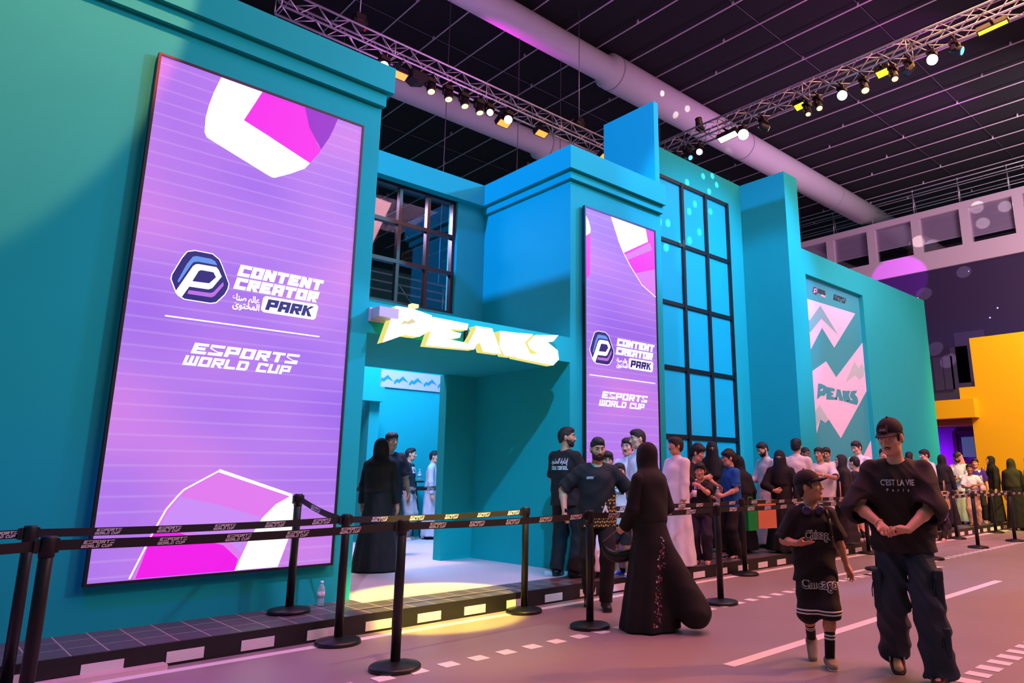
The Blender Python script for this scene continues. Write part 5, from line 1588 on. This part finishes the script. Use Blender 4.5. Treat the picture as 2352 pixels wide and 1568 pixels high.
# ---- woman in the black abaya, foreground
p = Person('woman in a long flowing black abaya walking away, bag on her arm', (5.03, 4.33, 0), 1.60, -128, res=.0085, head=(-4, 4, 0), feet=((-.08, .10, 5, 0), (.08, -.12, -5, 20)), group=GW, headk=7.2,
           armL=dict(w=(-.16, .20, .93), e=(-.6, -1, -.5), f=(.1, .8, -.3), n=(.7, 0, .2), c=.9), armR=dict(w=(.20, .16, .98), e=(.6, -1, -.5)), skin='light')
p.body(False); p.scarf(K_ABAYA2, drape=1.25); p.robe(K_ABAYA2, hem=.012, R_hem=.27, name='abaya', folds=(8, .016), flat=1.1, wide=1.15, train=(.16, -.36, .16)); p.shoes(S_BLK)
g = MB(); rg = random.Random(8); 
for i in range(90):
    t_ = rg.random(); x = -.045-.10*t_+rg.uniform(-.5, .5)*(.02+.07*t_); z = .80-.74*t_
    s_ = rg.uniform(.004, .011); a0 = rg.uniform(0, 6)
    g.add([(x+s_*math.cos(a0+k_*1.257), 0, z+s_*math.sin(a0+k_*1.257)) for k_ in range(5)], [(0, 1, 2, 3, 4)], rg.choice([0, 0, 1, 2, 3]))
decal(p.tg, g, 'flower_pattern', [mat('flower_mauve', (120, 92, 120)), mat('flower_red', (150, 34, 44)), mat('flower_white', (190, 180, 200)), mat('flower_rust', (130, 76, 50))], p.root, front=False, off=.003)
h_ = p.world(p.hold(0, .06, 0))
t = thing('handbag', 'black crescent shoulder bag hanging from the hand of the woman in the flowing abaya', 'bag', h_)
fw = Vector(cam.location-h_); fw.z = 0; fw.normalize(); sx = Vector((fw.y, -fw.x, 0))
m = MB(); vs = []
n_ = 16
for i in range(n_+1):
    a = math.pi*(1.02+.96*i/n_); rr = .155; c_ = -sx*rr*math.cos(a)+Vector((0, 0, -.10+rr*.82*math.sin(a))); wd = .005+.052*math.sin(math.pi*i/n_)
    for k_ in range(8):
        b_ = 2*math.pi*k_/8
        vs.append(c_+fw*(wd*.7*math.cos(b_))+(sx*-math.cos(a)+Vector((0, 0, math.sin(a))))*(wd*math.sin(b_)))
m.add(vs, [(8*i+k_, 8*i+(k_+1) % 8, 8*i+8+(k_+1) % 8, 8*i+8+k_) for i in range(n_) for k_ in range(8)], 0, True)
m.build('bag_body', mat('black_leather', (16, 14, 16), rough=.35), t)
MB().path([tuple(-sx*.155+Vector((0, 0, -.10))), tuple(Vector((0, 0, .02))), tuple(sx*.155+Vector((0, 0, -.10)))], .006, 6).build('strap', mat('bag_strap_gold', (150, 120, 70), rough=.4), t)

# ---- queue by the centre block
p = Person('boy in a white T-shirt and blue sports shorts in the queue', (6.50, 6.28, PZ), 1.45, 8, res=.0085, head=(0, 3, 0), feet=((-.10, .0, 20, 0), (.10, .05, -24, 0)), armR=dict(w=(.22, .12, .92)), armL=dict(w=(-.12, .24, 1.08), e=(-.8, -.8, -.3)), skin='tan')
p.body(); p.hair('mop'); p.top(K_WHT, hem=.84, sleeve=.95, fit=1.05, wide=1.2, name='t_shirt'); p.pants(C('blue_shorts_cloth', (16, 44, 190)), cut=.50, fit=1.25, name='shorts')
g = MB(); font(g, 'adidas', MIRF(-.04, .46), 0, 0, .042, .085, .0015)
for i in range(3): g.poly([Vector((-.065-.022*i, 0, .50)), Vector((-.080-.022*i, 0, .50)), Vector((-.088-.022*i, 0, .517+.016*i)), Vector((-.073-.022*i, 0, .523+.016*i))])
decal(p.pg, g, 'shorts_print', K_LOGO, p.root)
p.shoes(S_BLUE, S_WHT, sock=WH, sock_h=.06, stripe=WH)
p = Person('small boy in a white shirt with his mouth wide open', (6.49, 5.99+.04, PZ), 1.30, -22, res=.0085, head=(20, 0, 6), skin='tan', armR=dict(w=(.24, .1, .9)))
p.eyes_open = .008
p.body(); p.hair('short')
MB().ball(tuple(p.hp(0, .0845, -.070)), (.012*p.hs, .010*p.hs, .016*p.hs), 12).build('open_mouth', mat('mouth_dark', (50, 12, 14)), p.root)
p.top(K_WHT, hem=.82, sleeve=.9, fit=1.1, wide=1.15)
g = MB(); font(g, 'adidas', MIRF(.09, .94), 0, 0, .065, .17, .0015); decal(p.tg, g, 'chest_print', mat('print_dark', (30, 34, 40)), p.root)
g = MB()
for i in range(3): g.poly([Vector((.05-.03*i, 0, 1.0)), Vector((.03-.03*i, 0, 1.0)), Vector((.015-.03*i, 0, 1.02+.016*i)), Vector((.035-.03*i, 0, 1.03+.016*i))])
decal(p.tg, g, 'chest_emblem', mat('print_green', (30, 120, 80)), p.root)
p.pants(K_BLKT, cut=.5, fit=1.2, name='shorts'); p.shoes(S_BLUE, S_WHT)
p = Person('smiling young man in a white thobe in front of the narrow screen', (7.08, 6.44, PZ), 1.64, -30, res=.0085, head=(8, 4, 0), skin='light')
p.body(); p.hair('short'); p.beard(False); p.robe(K_THOBE, collar=K_THOBE); p.shoes(S_SAND)
p = Person('tall young man in a white thobe looking left behind the black abaya', (6.88, 6.06, PZ), 1.73, -58, res=.0085, head=(-6, 6, 0), skin='light')
p.body(); p.hair('fade'); p.robe(K_THOBE, collar=K_THOBE); p.shoes(S_SAND)
p = Person('boy in a white thobe hidden behind the man with the gold triangles', (6.20, 6.28, PZ), 1.30, -20, res=.010, skin='tan')
p.body(); p.hair('short'); p.robe(K_THOBE, hem=.09, R_hem=.25, collar=K_THOBE); p.shoes(S_SAND)
# ---- queue by the tall window
p = Person('young man in a white thobe and clear glasses holding a phone', (7.67, 6.10, PZ), 1.66, -48, res=.0085, head=(-12, -2, 0), skin='tan',
           armR=dict(w=(.16, .26, 1.14), e=(.5, -1, -.6), f=(-.1, .55, .6), n=(-.3, -.6, .5), c=.8), armL=dict(w=(-.22, .10, .84)))
p.body(); p.hair('mop'); p.beard(False); p.glasses(mat('clear_frame', (210, 205, 225), rough=.2)); p.robe(K_THOBE, R_hem=.23, collar=K_THOBE, hem=.03); p.shoes(S_WHT, S_WHT)
phone(p, 1, 'phone held up by the young man in glasses')
p = Person('boy with bowl cut hair and a black T-shirt leaning toward the blue polo shirt', (8.55, 6.46, PZ), 1.60, 52, res=.0085, head=(20, 14, 0), skin='light', armR=dict(w=(.08, .25, 1.25), e=(.8, -.6, -.6), c=.8), armL=dict(w=(-.34, .18, 1.12), e=(-.8, -.8, -.3)))
p.body(); p.hair('bowl'); p.top(K_BLK, hem=.84, sleeve=.95, fit=1.1, wide=1.2); p.pants(K_BLKT, cut=.52, fit=1.2, name='shorts'); p.shoes(S_PALE, S_WHT, sock=WH, sock_h=.12)
p = Person('small boy in black drinking from a white paper cup', (8.18, 6.10, PZ), 1.33, -18, res=.0085, head=(14, 4, 0), skin='tan', feet=((-.10, .04, 14, 0), (.11, .05, -14, 0)),
           armL=dict(w=(-.02, .17, 1.40), e=(-1, -.1, -.5), f=(.6, .2, .25), n=(.1, -.6, -.6), c=.8), armR=dict(w=(.13, .20, 1.19), e=(.6, -.4, -1), f=(-.35, .3, .85), n=(-.6, -.3, 0), c=.9))
p.body(); p.hair('mop'); p.top(K_BLK, hem=.82, sleeve=.9, fit=1.1, wide=1.2); p.pants(C('dark_violet_sweat_cloth', (34, 26, 48)), fit=1.35); p.shoes(mat('pink_trainer', (220, 150, 150), rough=.7), S_WHT)
g = MB()
for i in range(2): g.poly([Vector((.06-.055*i, 0, .98)), Vector((.015-.055*i, 0, .98)), Vector((.035-.055*i, 0, 1.10-.02*i)), Vector((.065-.055*i, 0, 1.09-.02*i))])
decal(p.tg, g, 'chest_print', mat('print_lilac', (206, 150, 230)), p.root)
cpos = p.world(V3(.045, .235, 1.25)*p.u)
t = thing('paper_cup', 'white paper cup held to the mouth of the small boy in black', 'cup', cpos)
MB().lathe([(.026, -.045), (.034, .045), (.031, .045), (.024, -.04)], n=20).build('cup_body', mat('white_paper', (226, 216, 220)), t)
MB().tube((0, 0, .03), (.01, .0, .10), .003, 6).build('straw', mat('straw_white', (225, 220, 225)), t)
p = Person('woman in a black niqab standing behind the boys by the tall window', (9.66, 6.95, PZ), 1.70, 4, res=.010, skin='light')
p.body(); p.scarf(K_ABAYA, niqab=True); p.robe(K_ABAYA, R_hem=.23, name='abaya', folds=(9, .010)); p.shoes(S_BLK)
p = Person('boy in a blue polo shirt and glasses holding a water bottle', (8.92, 6.10, PZ), 1.52, -62, res=.0085, head=(-8, 2, 0), skin='light', feet=((-.1, .0, 12, 0), (.1, .04, -20, 0)),
           armL=dict(w=(-.16, .25, 1.02), e=(-.4, -1, -.5), f=(.2, .9, 0), n=(.8, 0, .2), c=.8), armR=dict(w=(.05, .24, .98), e=(.6, -1, -.5), f=(-.3, .9, -.1), n=(0, -.2, .9), c=.6))
p.body(); p.hair('bowl'); p.glasses(mat('dark_frame', (20, 20, 30), rough=.3)); p.top(C('blue_polo_cloth', (14, 92, 170)), hem=.82, sleeve=.85, fit=1.08, wide=1.15, name='polo_shirt', collar=C('blue_polo_cloth', (14, 92, 170)))
p.pants(K_BLKT, fit=1.15); p.shoes(S_BLK, S_WHT, sock=WH, sock_h=.08, stripe=mat('pale_stripe', (226, 190, 180)))
q = p.hold(0, .075, .035); bottle(p.world(q)-Vector((0, 0, .10)), 'clear water bottle in the hand of the boy in the blue polo shirt')
p = Person('woman in a black abaya bending behind the boy in the blue polo shirt', (9.80, 6.48, PZ), 1.46, -150, res=.010, skin='light', lean=10, armR=dict(w=(.26, .12, .90)))
p.body(False); p.scarf(K_ABAYA); p.robe(K_ABAYA, R_hem=.22, name='abaya', folds=(9, .010), hem=.05); p.shoes(S_PALE, S_WHT)
t = thing('shopping_bag', 'orange brown paper shopping bag hanging in front of the pale thobe', 'bag', (9.80, 6.12, PZ+.38), R(-20))
PAPER = mat('brown_paper', (214, 128, 84), rough=.8, noise=.06, nscale=9)
MB().box(-.17, .17, -.06, .06, 0, .42).build('bag_body', PAPER, t)
MB().path([(-.08, -.062, .42), (-.07, -.062, .52), (.07, -.062, .52), (.08, -.062, .42)], .005, 6).build('bag_handle', PAPER, t)
t = thing('shopping_bag', 'thin green carrier bag beside the orange brown paper bag', 'bag', (9.48, 6.16, PZ+.36), R(-10))
MB().box(-.10, .10, -.04, .04, 0, .36).build('bag_body', mat('green_plastic', (14, 150, 60), rough=.4), t)
MB().path([(-.05, 0, .36), (-.04, 0, .48), (.04, 0, .48), (.05, 0, .36)], .005, 6).build('bag_handle', mat('green_plastic', (14, 150, 60)), t)
# ---- queue by the column and the poster
p = Person('young man in a pale thobe looking down at his phone by the blue column', (10.80, 6.66, PZ), 1.71, -46, res=.010, head=(-4, 26, 0), skin='light', armR=dict(w=(.14, .30, 1.10), e=(.5, -1, -.6), f=(-.3, .8, .2), n=(-.2, -.3, .9), c=.7))
p.body(); p.hair('fade'); p.beard(); p.robe(C('bluish_thobe_cloth', (186, 196, 206)), collar=K_THOBE); p.shoes(mat('teal_sandal', (30, 120, 130)))
phone(p, 1, 'phone held by the young man in the pale thobe')
p = Person('woman in a black niqab with one hand on her waist before the pale thobe', (10.26, 6.08, PZ), 1.55, -6, res=.0095, skin='light', armR=dict(w=(.10, .22, 1.06), e=(1, -.3, -.4), f=(-.8, .3, -.1), c=.9), armL=dict(w=(-.26, .1, .90), e=(-1, -.6, 0)))
p.body(); p.scarf(K_ABAYA2, niqab=True, drape=1.3); p.robe(K_ABAYA2, R_hem=.27, name='abaya', folds=(10, .012), wide=1.25, hem=.04); p.shoes(S_BLK)
p = Person('man with curly hair and a white shirt seen from behind', (11.18, 6.30, PZ), 1.76, 172, res=.0095, skin='light', head=(-6, 0, 0), b=1.05)
p.body(False); p.hair('curly'); p.robe(K_THOBE, collar=K_THOBE, R_hem=.23); p.shoes(S_SAND)
p = Person('boy with short hair behind the curly haired man', (11.80, 6.50, PZ), 1.65, 35, res=.012, skin='brown', head=(10, 10, 0))
p.body(); p.hair('buzz'); p.top(K_NAVY); p.pants(K_BLKT); p.shoes(S_BLK, S_WHT)
p = Person('smiling young man in a white T-shirt raising his arm with a pale watch', (11.74, 6.16, PZ), 1.63, -14, res=.0095, skin='tan', head=(-16, 0, 6), armL=dict(w=(-.06, .30, 1.26), e=(-1, -.1, -.5), f=(.8, .2, .25), n=(.1, -.3, -.8), c=.35), armR=dict(w=(.25, .1, .9)), b=1.08)
p.body(); p.hair('short'); p.top(K_WHT, hem=.80, sleeve=.98, fit=1.12, wide=1.25); p.pants(K_WHT, fit=1.1); p.shoes(S_WHT, S_WHT)
A = p.arms[0]; w_ = A['w']-nrm(A['w']-A['el'])*.03
MB().tube(tuple(w_-nrm(A['w']-A['el'])*.012), tuple(w_+nrm(A['w']-A['el'])*.012), .036*p.u, 14).build('watch', mat('pale_watch', (190, 220, 220), rough=.3), p.root)
p = Person('boy with black hair peeking out behind the waving man', (12.52, 6.44, PZ), 1.66, -10, res=.012, skin='tan', head=(0, 12, 0))
p.body(); p.hair('short'); p.robe(K_THOBE2); p.shoes(S_SAND)
p = Person('woman in a charcoal headscarf and cloak with a pink bag strap', (12.27, 6.04, PZ), 1.52, -74, res=.0105, skin='light')
p.body(); p.scarf(K_CHAR, drape=1.4); p.robe(K_CHAR, R_hem=.26, name='abaya', folds=(9, .010)); p.shoes(S_PALE, S_WHT)
t = thing('handbag', 'pink strap bag hanging beside the charcoal cloak', 'bag', (12.02, 5.98, PZ+.62), R(20))
MB().box(-.08, .08, -.03, .03, 0, .14).build('bag_body', mat('pink_leather', (226, 140, 140), rough=.4), t)
MB().path([(-.06, 0, .14), (0, .0, .44), (.06, 0, .14)], .008, 6).build('strap', mat('pink_leather', (226, 140, 140)), t)
p = Person('boy in a dark shirt with cropped hair beside the charcoal headscarf', (12.74, 6.02, PZ), 1.50, -120, res=.0105, skin='light')
p.body(); p.hair('buzz'); p.top(K_NAVY, hem=.84, sleeve=.9, wide=1.15); p.pants(K_BLKT, cut=.5, name='shorts'); p.shoes(S_PALE, S_WHT, sock=mat('dark_sock', (24, 22, 26)), sock_h=.2)
p = Person('young man in a white thobe smiling down, left of the tall walking man', (13.65, 6.36, PZ), 1.81, -38, res=.0105, skin='light', head=(0, 16, 0), b=1.08)
p.body(); p.hair('short'); p.robe(K_THOBE, collar=K_THOBE, R_hem=.25); p.shoes(S_SAND)
p = Person('person mostly hidden behind the tall walking man', (14.9, 6.42, PZ), 1.70, 10, res=.014, skin='tan')
p.body(); p.hair('short'); p.top(K_BLK); p.pants(K_BLKT); p.shoes(S_BLK, S_WHT)
p = Person('person whose dark hair shows above the shoulder of the tall walking man', (16.17, 6.40, PZ), 1.66, 170, res=.014, skin='tan')
p.body(False); p.hair('short'); p.top(K_BLK); p.pants(K_BLKT); p.shoes(S_BLK, S_WHT)
# ---- far right
p = Person('man in a white thobe with a dark chest pocket pen, hand on the belt', (16.72, 6.25, PZ), 1.72, -52, res=.012, group=GF, skin='light', head=(-8, 8, 0), armL=dict(w=(-.26, .24, .98)))
p.body(); p.hair('mop'); p.robe(K_THOBE, collar=K_THOBE, R_hem=.24); p.shoes(S_BLK)
g = MB(); g.poly([Vector((-.05, 0, 1.28)), Vector((-.13, 0, 1.28)), Vector((-.13, 0, 1.295)), Vector((-.05, 0, 1.295))]); decal(p.tg, g, 'pocket_pen', S_BLK, p.root)
t = thing('tote_bag', 'beige cloth tote bag beside the white thobe with the pocket pen', 'bag', (17.25, 6.12, PZ+.42), R(10))
MB().poly([(-.15, -.05, .40), (-.20, -.05, .02), (-.15, -.05, 0), (.15, -.05, 0), (.22, -.05, .05), (.13, -.05, .40)], (0, .1, 0)).build('bag_body', mat('beige_canvas', (190, 150, 110), rough=.9), t)
MB().path([(-.08, 0, .40), (-.05, 0, .62), (.05, 0, .62), (.08, 0, .40)], .008, 6).build('bag_handle', mat('beige_canvas', (190, 150, 110)), t)
p = Person('person with black hair behind the white thobe with the pocket pen', (18.0, 6.38, PZ), 1.64, 150, res=.014, group=GF)
p.body(False); p.scarf(K_ABAYA); p.robe(K_ABAYA, name='abaya'); p.shoes(S_BLK)
# seated on the kerb
p = Person('person in dark clothes sitting on the kerb with folded hands and pale trainers', (16.05, 5.80, 0), 1.25, -20, res=.012, group=GF, hipz=.40, headk=6.8, lean=38, skin='light', hips=(0, -.12), feet=((-.13, .40, 6, 0), (.13, .38, -6, 0)), armL=dict(w=(.02, .50, .62), abs=True, e=(-1, 0, -.4)), armR=dict(w=(-.02, .52, .60), abs=True, e=(1, 0, -.4)), head=(0, 10, 0))
p.body(); p.hair('short'); p.top(mat('violet_sleeve_cloth', (60, 50, 110), rough=.9), hem=.86, sleeve=1.0, wide=1.1); p.pants(K_BLKT, fit=1.1); p.shoes(mat('peach_trainer', (214, 160, 140), rough=.7), S_WHT)
p = Person('man in a white thobe and red checked headdress looking at his phone', (19.42, 6.48, PZ), 1.72, -16, res=.012, group=GF, skin='brown', head=(0, 24, 0), armL=dict(w=(-.03, .30, 1.12), e=(-1, -.5, -.4), c=.8), armR=dict(w=(.06, .30, 1.12), e=(1, -.5, -.4), f=(-.3, .8, .2), n=(0, -.4, .9), c=.8))
p.body(); p.hair('short'); p.beard(); p.ghutra(mat('red_check_cloth', (206, 130, 136), rough=.9), S_BLK); p.robe(K_THOBE2, R_hem=.25, collar=K_THOBE); p.shoes(S_BLK)
phone(p, 1, 'phone held by the man in the red checked headdress')
p = Person('girl in a white T-shirt and beige trousers holding a small pale bag', (18.80, 6.05, PZ), 1.42, -4, res=.012, group=GF, skin='brown', armR=dict(w=(.02, .22, 1.10), e=(1, -.4, -.5), c=.6), armL=dict(w=(-.10, .22, 1.18), e=(-1, -.3, -.6), c=.6))
p.body(); p.hair('short'); p.top(K_WHT, hem=.88, sleeve=.9, wide=1.15); p.pants(C('beige_trouser_cloth', (186, 150, 118)), fit=1.15); p.shoes(S_SAND)
t = thing('handbag', 'small round pale pink bag on the girl in the white T-shirt', 'bag', (18.72, 5.78, PZ+.86))
MB().ball((0, 0, 0), (.13, .06, .10), 16).build('bag_body', mat('blush_leather', (220, 170, 165)), t)
MB().path([(-.09, 0, .07), (0, 0, .30), (.09, 0, .07)], .007, 6).build('strap', mat('blush_leather', (220, 170, 165)), t)
p = Person('boy in a purple sports shirt with white print', (20.05, 6.30, PZ), 1.58, -10, res=.013, group=GF, skin='tan')
p.body(); p.hair('short'); p.top(C('purple_shirt_cloth', (60, 26, 150)), hem=.86, sleeve=.9, wide=1.15); p.pants(K_BLKT); p.shoes(S_PALE, S_WHT)
g = MB(); word(g, 'SAVVY'.replace('V', 'U').replace('Y', 'I'), MIRF(.12, 1.10), 0, 0, .24, .06, slant=0); g.poly([Vector((-.06, 0, 1.24)), Vector((-.10, 0, 1.24)), Vector((-.11, 0, 1.30)), Vector((-.05, 0, 1.30))]); decal(p.tg, g, 'shirt_print', K_LOGO, p.root)
p = Person('woman in black with a headscarf, hand at her chin, right of the purple shirt', (20.35, 6.02, PZ), 1.64, -70, res=.013, group=GF, skin='light', armR=dict(w=(.06, .20, 1.38), e=(.5, -.3, -1), c=.9))
p.body(); p.scarf(K_ABAYA, drape=1.2); p.robe(K_ABAYA, R_hem=.22, name='abaya', hem=.04); p.shoes(S_PALE)
p = Person('woman in a dark olive headscarf seen from behind at far right', (20.25, 5.55, 0), 1.72, 160, res=.013, group=GF)
p.body(False); p.scarf(C('olive_scarf_cloth', (46, 46, 28)), drape=1.0); p.robe(K_BLK, R_hem=.22, name='abaya'); p.shoes(S_BLK)
p = Person('person cut by the right edge of the picture, in dark clothes', (21.62, 5.50, 0), 1.76, -60, res=.014, group=GF, skin='tan')
p.body(); p.hair('short'); p.top(K_BLK, long_=True); p.pants(K_JEAN); p.shoes(S_PALE, S_WHT)
p = Person('person in black shorts sitting on the floor at far right with bare legs', (20.0, 5.05, 0), 1.05, -30, res=.013, group=GF, skin='tan', hipz=.16, headk=5.2, lean=24, hips=(0, -.1), feet=((-.10, .46, 0, 0), (.14, .40, 0, 0)), armL=dict(w=(-.05, .42, .42), abs=True), armR=dict(w=(.08, .42, .40), abs=True), head=(0, 20, 0))
p.body(); p.hair('short'); p.top(K_BLK, hem=.9); p.pants(K_BLKT, cut=.28, name='shorts'); p.shoes(S_PALE, S_WHT)
tag(MB().box(20.72, 21.18, 5.15, 5.45, .94, .97).box(20.76, 20.80, 5.18, 5.22, 0, .94).box(21.10, 21.14, 5.18, 5.22, 0, .94).box(20.76, 20.80, 5.38, 5.42, 0, .94).box(21.10, 21.14, 5.38, 5.42, 0, .94).build('side_table', mat('orange_metal', (230, 150, 30), rough=.5)), 'small high table with orange legs behind the far right barrier posts', 'table')

# ---- boy in the cap
p = Person('boy in a black cap and black sports outfit with white lettering, looking up', (5.02, 2.74, 0), 1.335, 12, res=.006, group=GW, head=(62, -10, 0), skin='tan', feet=((-.06, .13, -4, 0), (.03, -.24, -10, 42)),
           armR=dict(w=(.20, .20, 1.13), e=(.55, -1, -.55), f=(-.92, .34, .02), n=(.15, -.5, .9), c=.12, th=1.25), armL=dict(w=(-.33, -.10, .90), e=(-.6, -1, 0), f=(-.32, .12, -.9), n=(.7, .5, 0), c=.30))
p.body(); p.hair('undercap'); CAPM = C('black_cap_cloth', (24, 19, 22)); p.cap_hat(CAPM, CAPM)
p.top(K_BLK, hem=.76, sleeve=.95, fit=1.15, wide=1.38, wr=.016)
def outline_word(p, g, body, ox, oz, size, width, arc=0.):
    for bold, mi, off in ((.0058, 0, 0), (.0004, 1, .0022)):
        vs, fs = font_polys(body, size, bold)
        x0 = min(a for a, b in vs); x1 = max(a for a, b in vs); k_ = width/(x1-x0)
        g.add([Vector((ox-(a-(x0+x1)/2)*k_, off, oz+b-arc*((a-(x0+x1)/2)*k_)**2)) for a, b in vs], fs, mi)
WOB = [mat('outline_white', (226, 222, 222), rough=.7), K_BLK]
g = MB(); outline_word(p, g, 'Chicago', -.02, .865, .085, .20, 1.2); decal(p.tg, g, 'chest_lettering', WOB, p.root)
p.pants(K_BLK, cut=.44, fit=1.42, name='shorts', wr=.016)
g = MB(); outline_word(p, g, 'Chicago', 0, .525, .095, .25, 0); decal(p.pg, g, 'shorts_lettering', WOB, p.root)
p.pg.band(.352, .364, 'hem_stripe', WH, p.root); p.pg.band(.375, .387, 'hem_stripe', WH, p.root)
p.shoes(mat('grey_trainer', (150, 136, 130), rough=.7), S_WHT, sock=mat('black_sock', (20, 18, 22), rough=.9), sock_h=.24, fat=1.06)
for L in p.legs:
    d_ = nrm(L['knee']-L['ank'])
    for s_ in (.175, .205):
        a_ = L['ank']+d_*s_*p.u; MB().tube(tuple(a_-d_*.006), tuple(a_+d_*.006), .0515*p.u, 20, cap=False).build('sock_stripe', WH, p.root)
A = p.arms[1]; w_ = A['w']-nrm(A['w']-A['el'])*.012
MB().lathe([(.031*p.u, -.004), (.033*p.u, 0), (.031*p.u, .004)], tuple(w_), 20, axis=tuple(A['w']-A['el'])).build('bracelet', mat('pale_band', (230, 170, 140), rough=.5), p.root)
HP = mat('violet_headphone', (58, 50, 96), rough=.35)
t = thing('headphones', 'violet headphones worn around the neck of the boy in the cap', 'headphones', p.root.location, p.root.rotation_euler[2])
m = MB(); pts = [p.T(.105*math.cos(a), .012+.10*math.sin(a), 1.478-.03*max(0, math.sin(a))) for a in [math.pi*(1.0-i/14*1.0)+math.pi for i in range(15)]]
m.path([tuple(q) for q in pts], .012, 8); m.build('headband', HP, t)
for sg_ in (-1, 1):
    c_ = p.T(sg_*.062, .105, 1.435); MB().lathe([(.012, -.018), (.034, -.014), (.036, .008), (.026, .018), (0, .019)], tuple(c_), 20, axis=(sg_*.35, .9, -.2)).build('ear_cup', HP, t)
m = MB(); m.path([tuple(p.T(-.12, .10, 1.44)), tuple(p.T(-.135, .13, 1.36)), tuple(p.T(-.15, .12, 1.20)), tuple(p.T(-.165, .06, 1.05))], .013, 8)
m.build('backpack_strap', S_BLK, p.root)

# ---- tall man in the cap
p = Person('tall young man in a black cap and cargo jeans looking at his hands', (5.12, 2.12, 0), 1.685, -2, res=.0058, group=GW, head=(-22, 17, 0), skin='light', feet=((-.15, .10, -6, 0), (.13, -.20, 10, 24)), lean=3,
           armR=dict(w=(.125, .235, 1.035), e=(1, -.35, -.55), f=(-.40, .62, -.55), n=(-.1, .55, .75), c=.85, th=.9), armL=dict(w=(-.045, .270, 1.015), e=(-1, -.35, -.55), f=(.95, .12, .12), n=(.05, .1, -1), c=.75, th=.7))
p.eyes_open = .0030
p.body(); p.hair('undercap'); p.beard(False)
p.cap_hat(C('black_cap_cloth', (24, 19, 22)), C('brown_brim_cloth', (52, 40, 40)))
g = MB(); patch = [p.hp(x, y, z) for x, y, z in [(-.034, .098, .064), (.034, .098, .064), (.030, .082, .116), (-.030, .082, .116)]]
c_ = np.mean(patch, 0); nn = p.Rh @ nrm(V3(0, .95, .3)); g.poly([tuple(q+nn*.010) for q in patch], tuple(nn*-.012)); g.build('cap_patch', mat('plum_patch', (62, 40, 48), rough=.8), p.root)
sq = MB()
for (x0_, z0_) in ((-.020, .085), (-.006, .085), (.010, .085)):
    sq.path([tuple(p.hp(x0_+.006*math.cos(a), .0935+.012-.3*0, z0_+.006*math.sin(a)+.004)+nn*.002) for a in [i*math.pi/4 for i in range(9)]], .0009, 5)
sq.tube(tuple(p.hp(-.028, .1065, .080)+nn*.001), tuple(p.hp(.026, .1065, .080)+nn*.001), .0009, 5)
sq.build('patch_embroidery', K_LOGO, p.root)
TEE = C('washed_black_jersey', (34, 29, 30))
p.top(TEE, hem=.84, sleeve=1.18, fit=1.20, wide=1.50, wr=.022)
g = MB(); font(g, "C'EST LA VIE", MIRF(.105, 1.245), 0, 0, .055, .21, .0012); font(g, 'P   a   r   i   s', MIRF(.07, 1.205), 0, 0, .028, .14, .0006)
decal(p.tg, g, 'chest_lettering', mat('silver_print', (226, 214, 226), rough=.3, metal=.3), p.root)
K_CARGO = C('cargo_denim', (44, 53, 70)); p.pants(K_CARGO, fit=1.36, flare=1.18, wr=.030, cut=.05)
def pocket(p, c, sx_, h_, dpt):
    u = p.u
    m = MB().box(-sx_*u, sx_*u, -dpt*u, dpt*u, -h_*u, h_*u); o = m.build('cargo_pocket', K_CARGO, p.root); o.location = Vector(c)
    md = o.modifiers.new('soft', 'BEVEL'); md.width = .016; md.segments = 4
    m = MB().box(-sx_*1.06*u, sx_*1.06*u, -dpt*1.12*u, dpt*1.12*u, h_*.55*u, h_*1.08*u); f_ = m.build('pocket_flap', K_CARGO, o)
    md = f_.modifiers.new('soft', 'BEVEL'); md.width = .010; md.segments = 3
    MB().path([(sx_*.9*u, dpt*u, h_*.5*u), (sx_*1.25*u, dpt*1.1*u, h_*.1*u), (sx_*1.2*u, dpt*1.1*u, -h_*.3*u)], .004, 6).build('pocket_tie', S_BLK, o)
L = p.legs[0]; c_ = L['hip']*.25+L['knee']*.75; pocket(p, c_+V3(-.085, .03, 0), .028, .12, .075)
c_ = L['knee']*.45+L['ank']*.55; pocket(p, c_+V3(-.075, .03, 0), .024, .09, .06)
L = p.legs[1]; c_ = L['hip']*.2+L['knee']*.8; pocket(p, c_+V3(.085, .02, 0), .028, .12, .07)
p.shoes(mat('maroon_trainer', (58, 26, 30), rough=.6), mat('peach_sole', (232, 190, 172), rough=.6), stripe=mat('pale_stripe', (226, 190, 180)), fat=1.15)
A = p.arms[1]; w_ = A['w']-nrm(A['w']-A['el'])*.02
MB().lathe([(.034*p.u, -.005), (.036*p.u, 0), (.034*p.u, .005)], tuple(w_), 20, axis=tuple(A['w']-A['el'])).build('bracelet', mat('peach_band', (240, 190, 150), rough=.5), p.root)
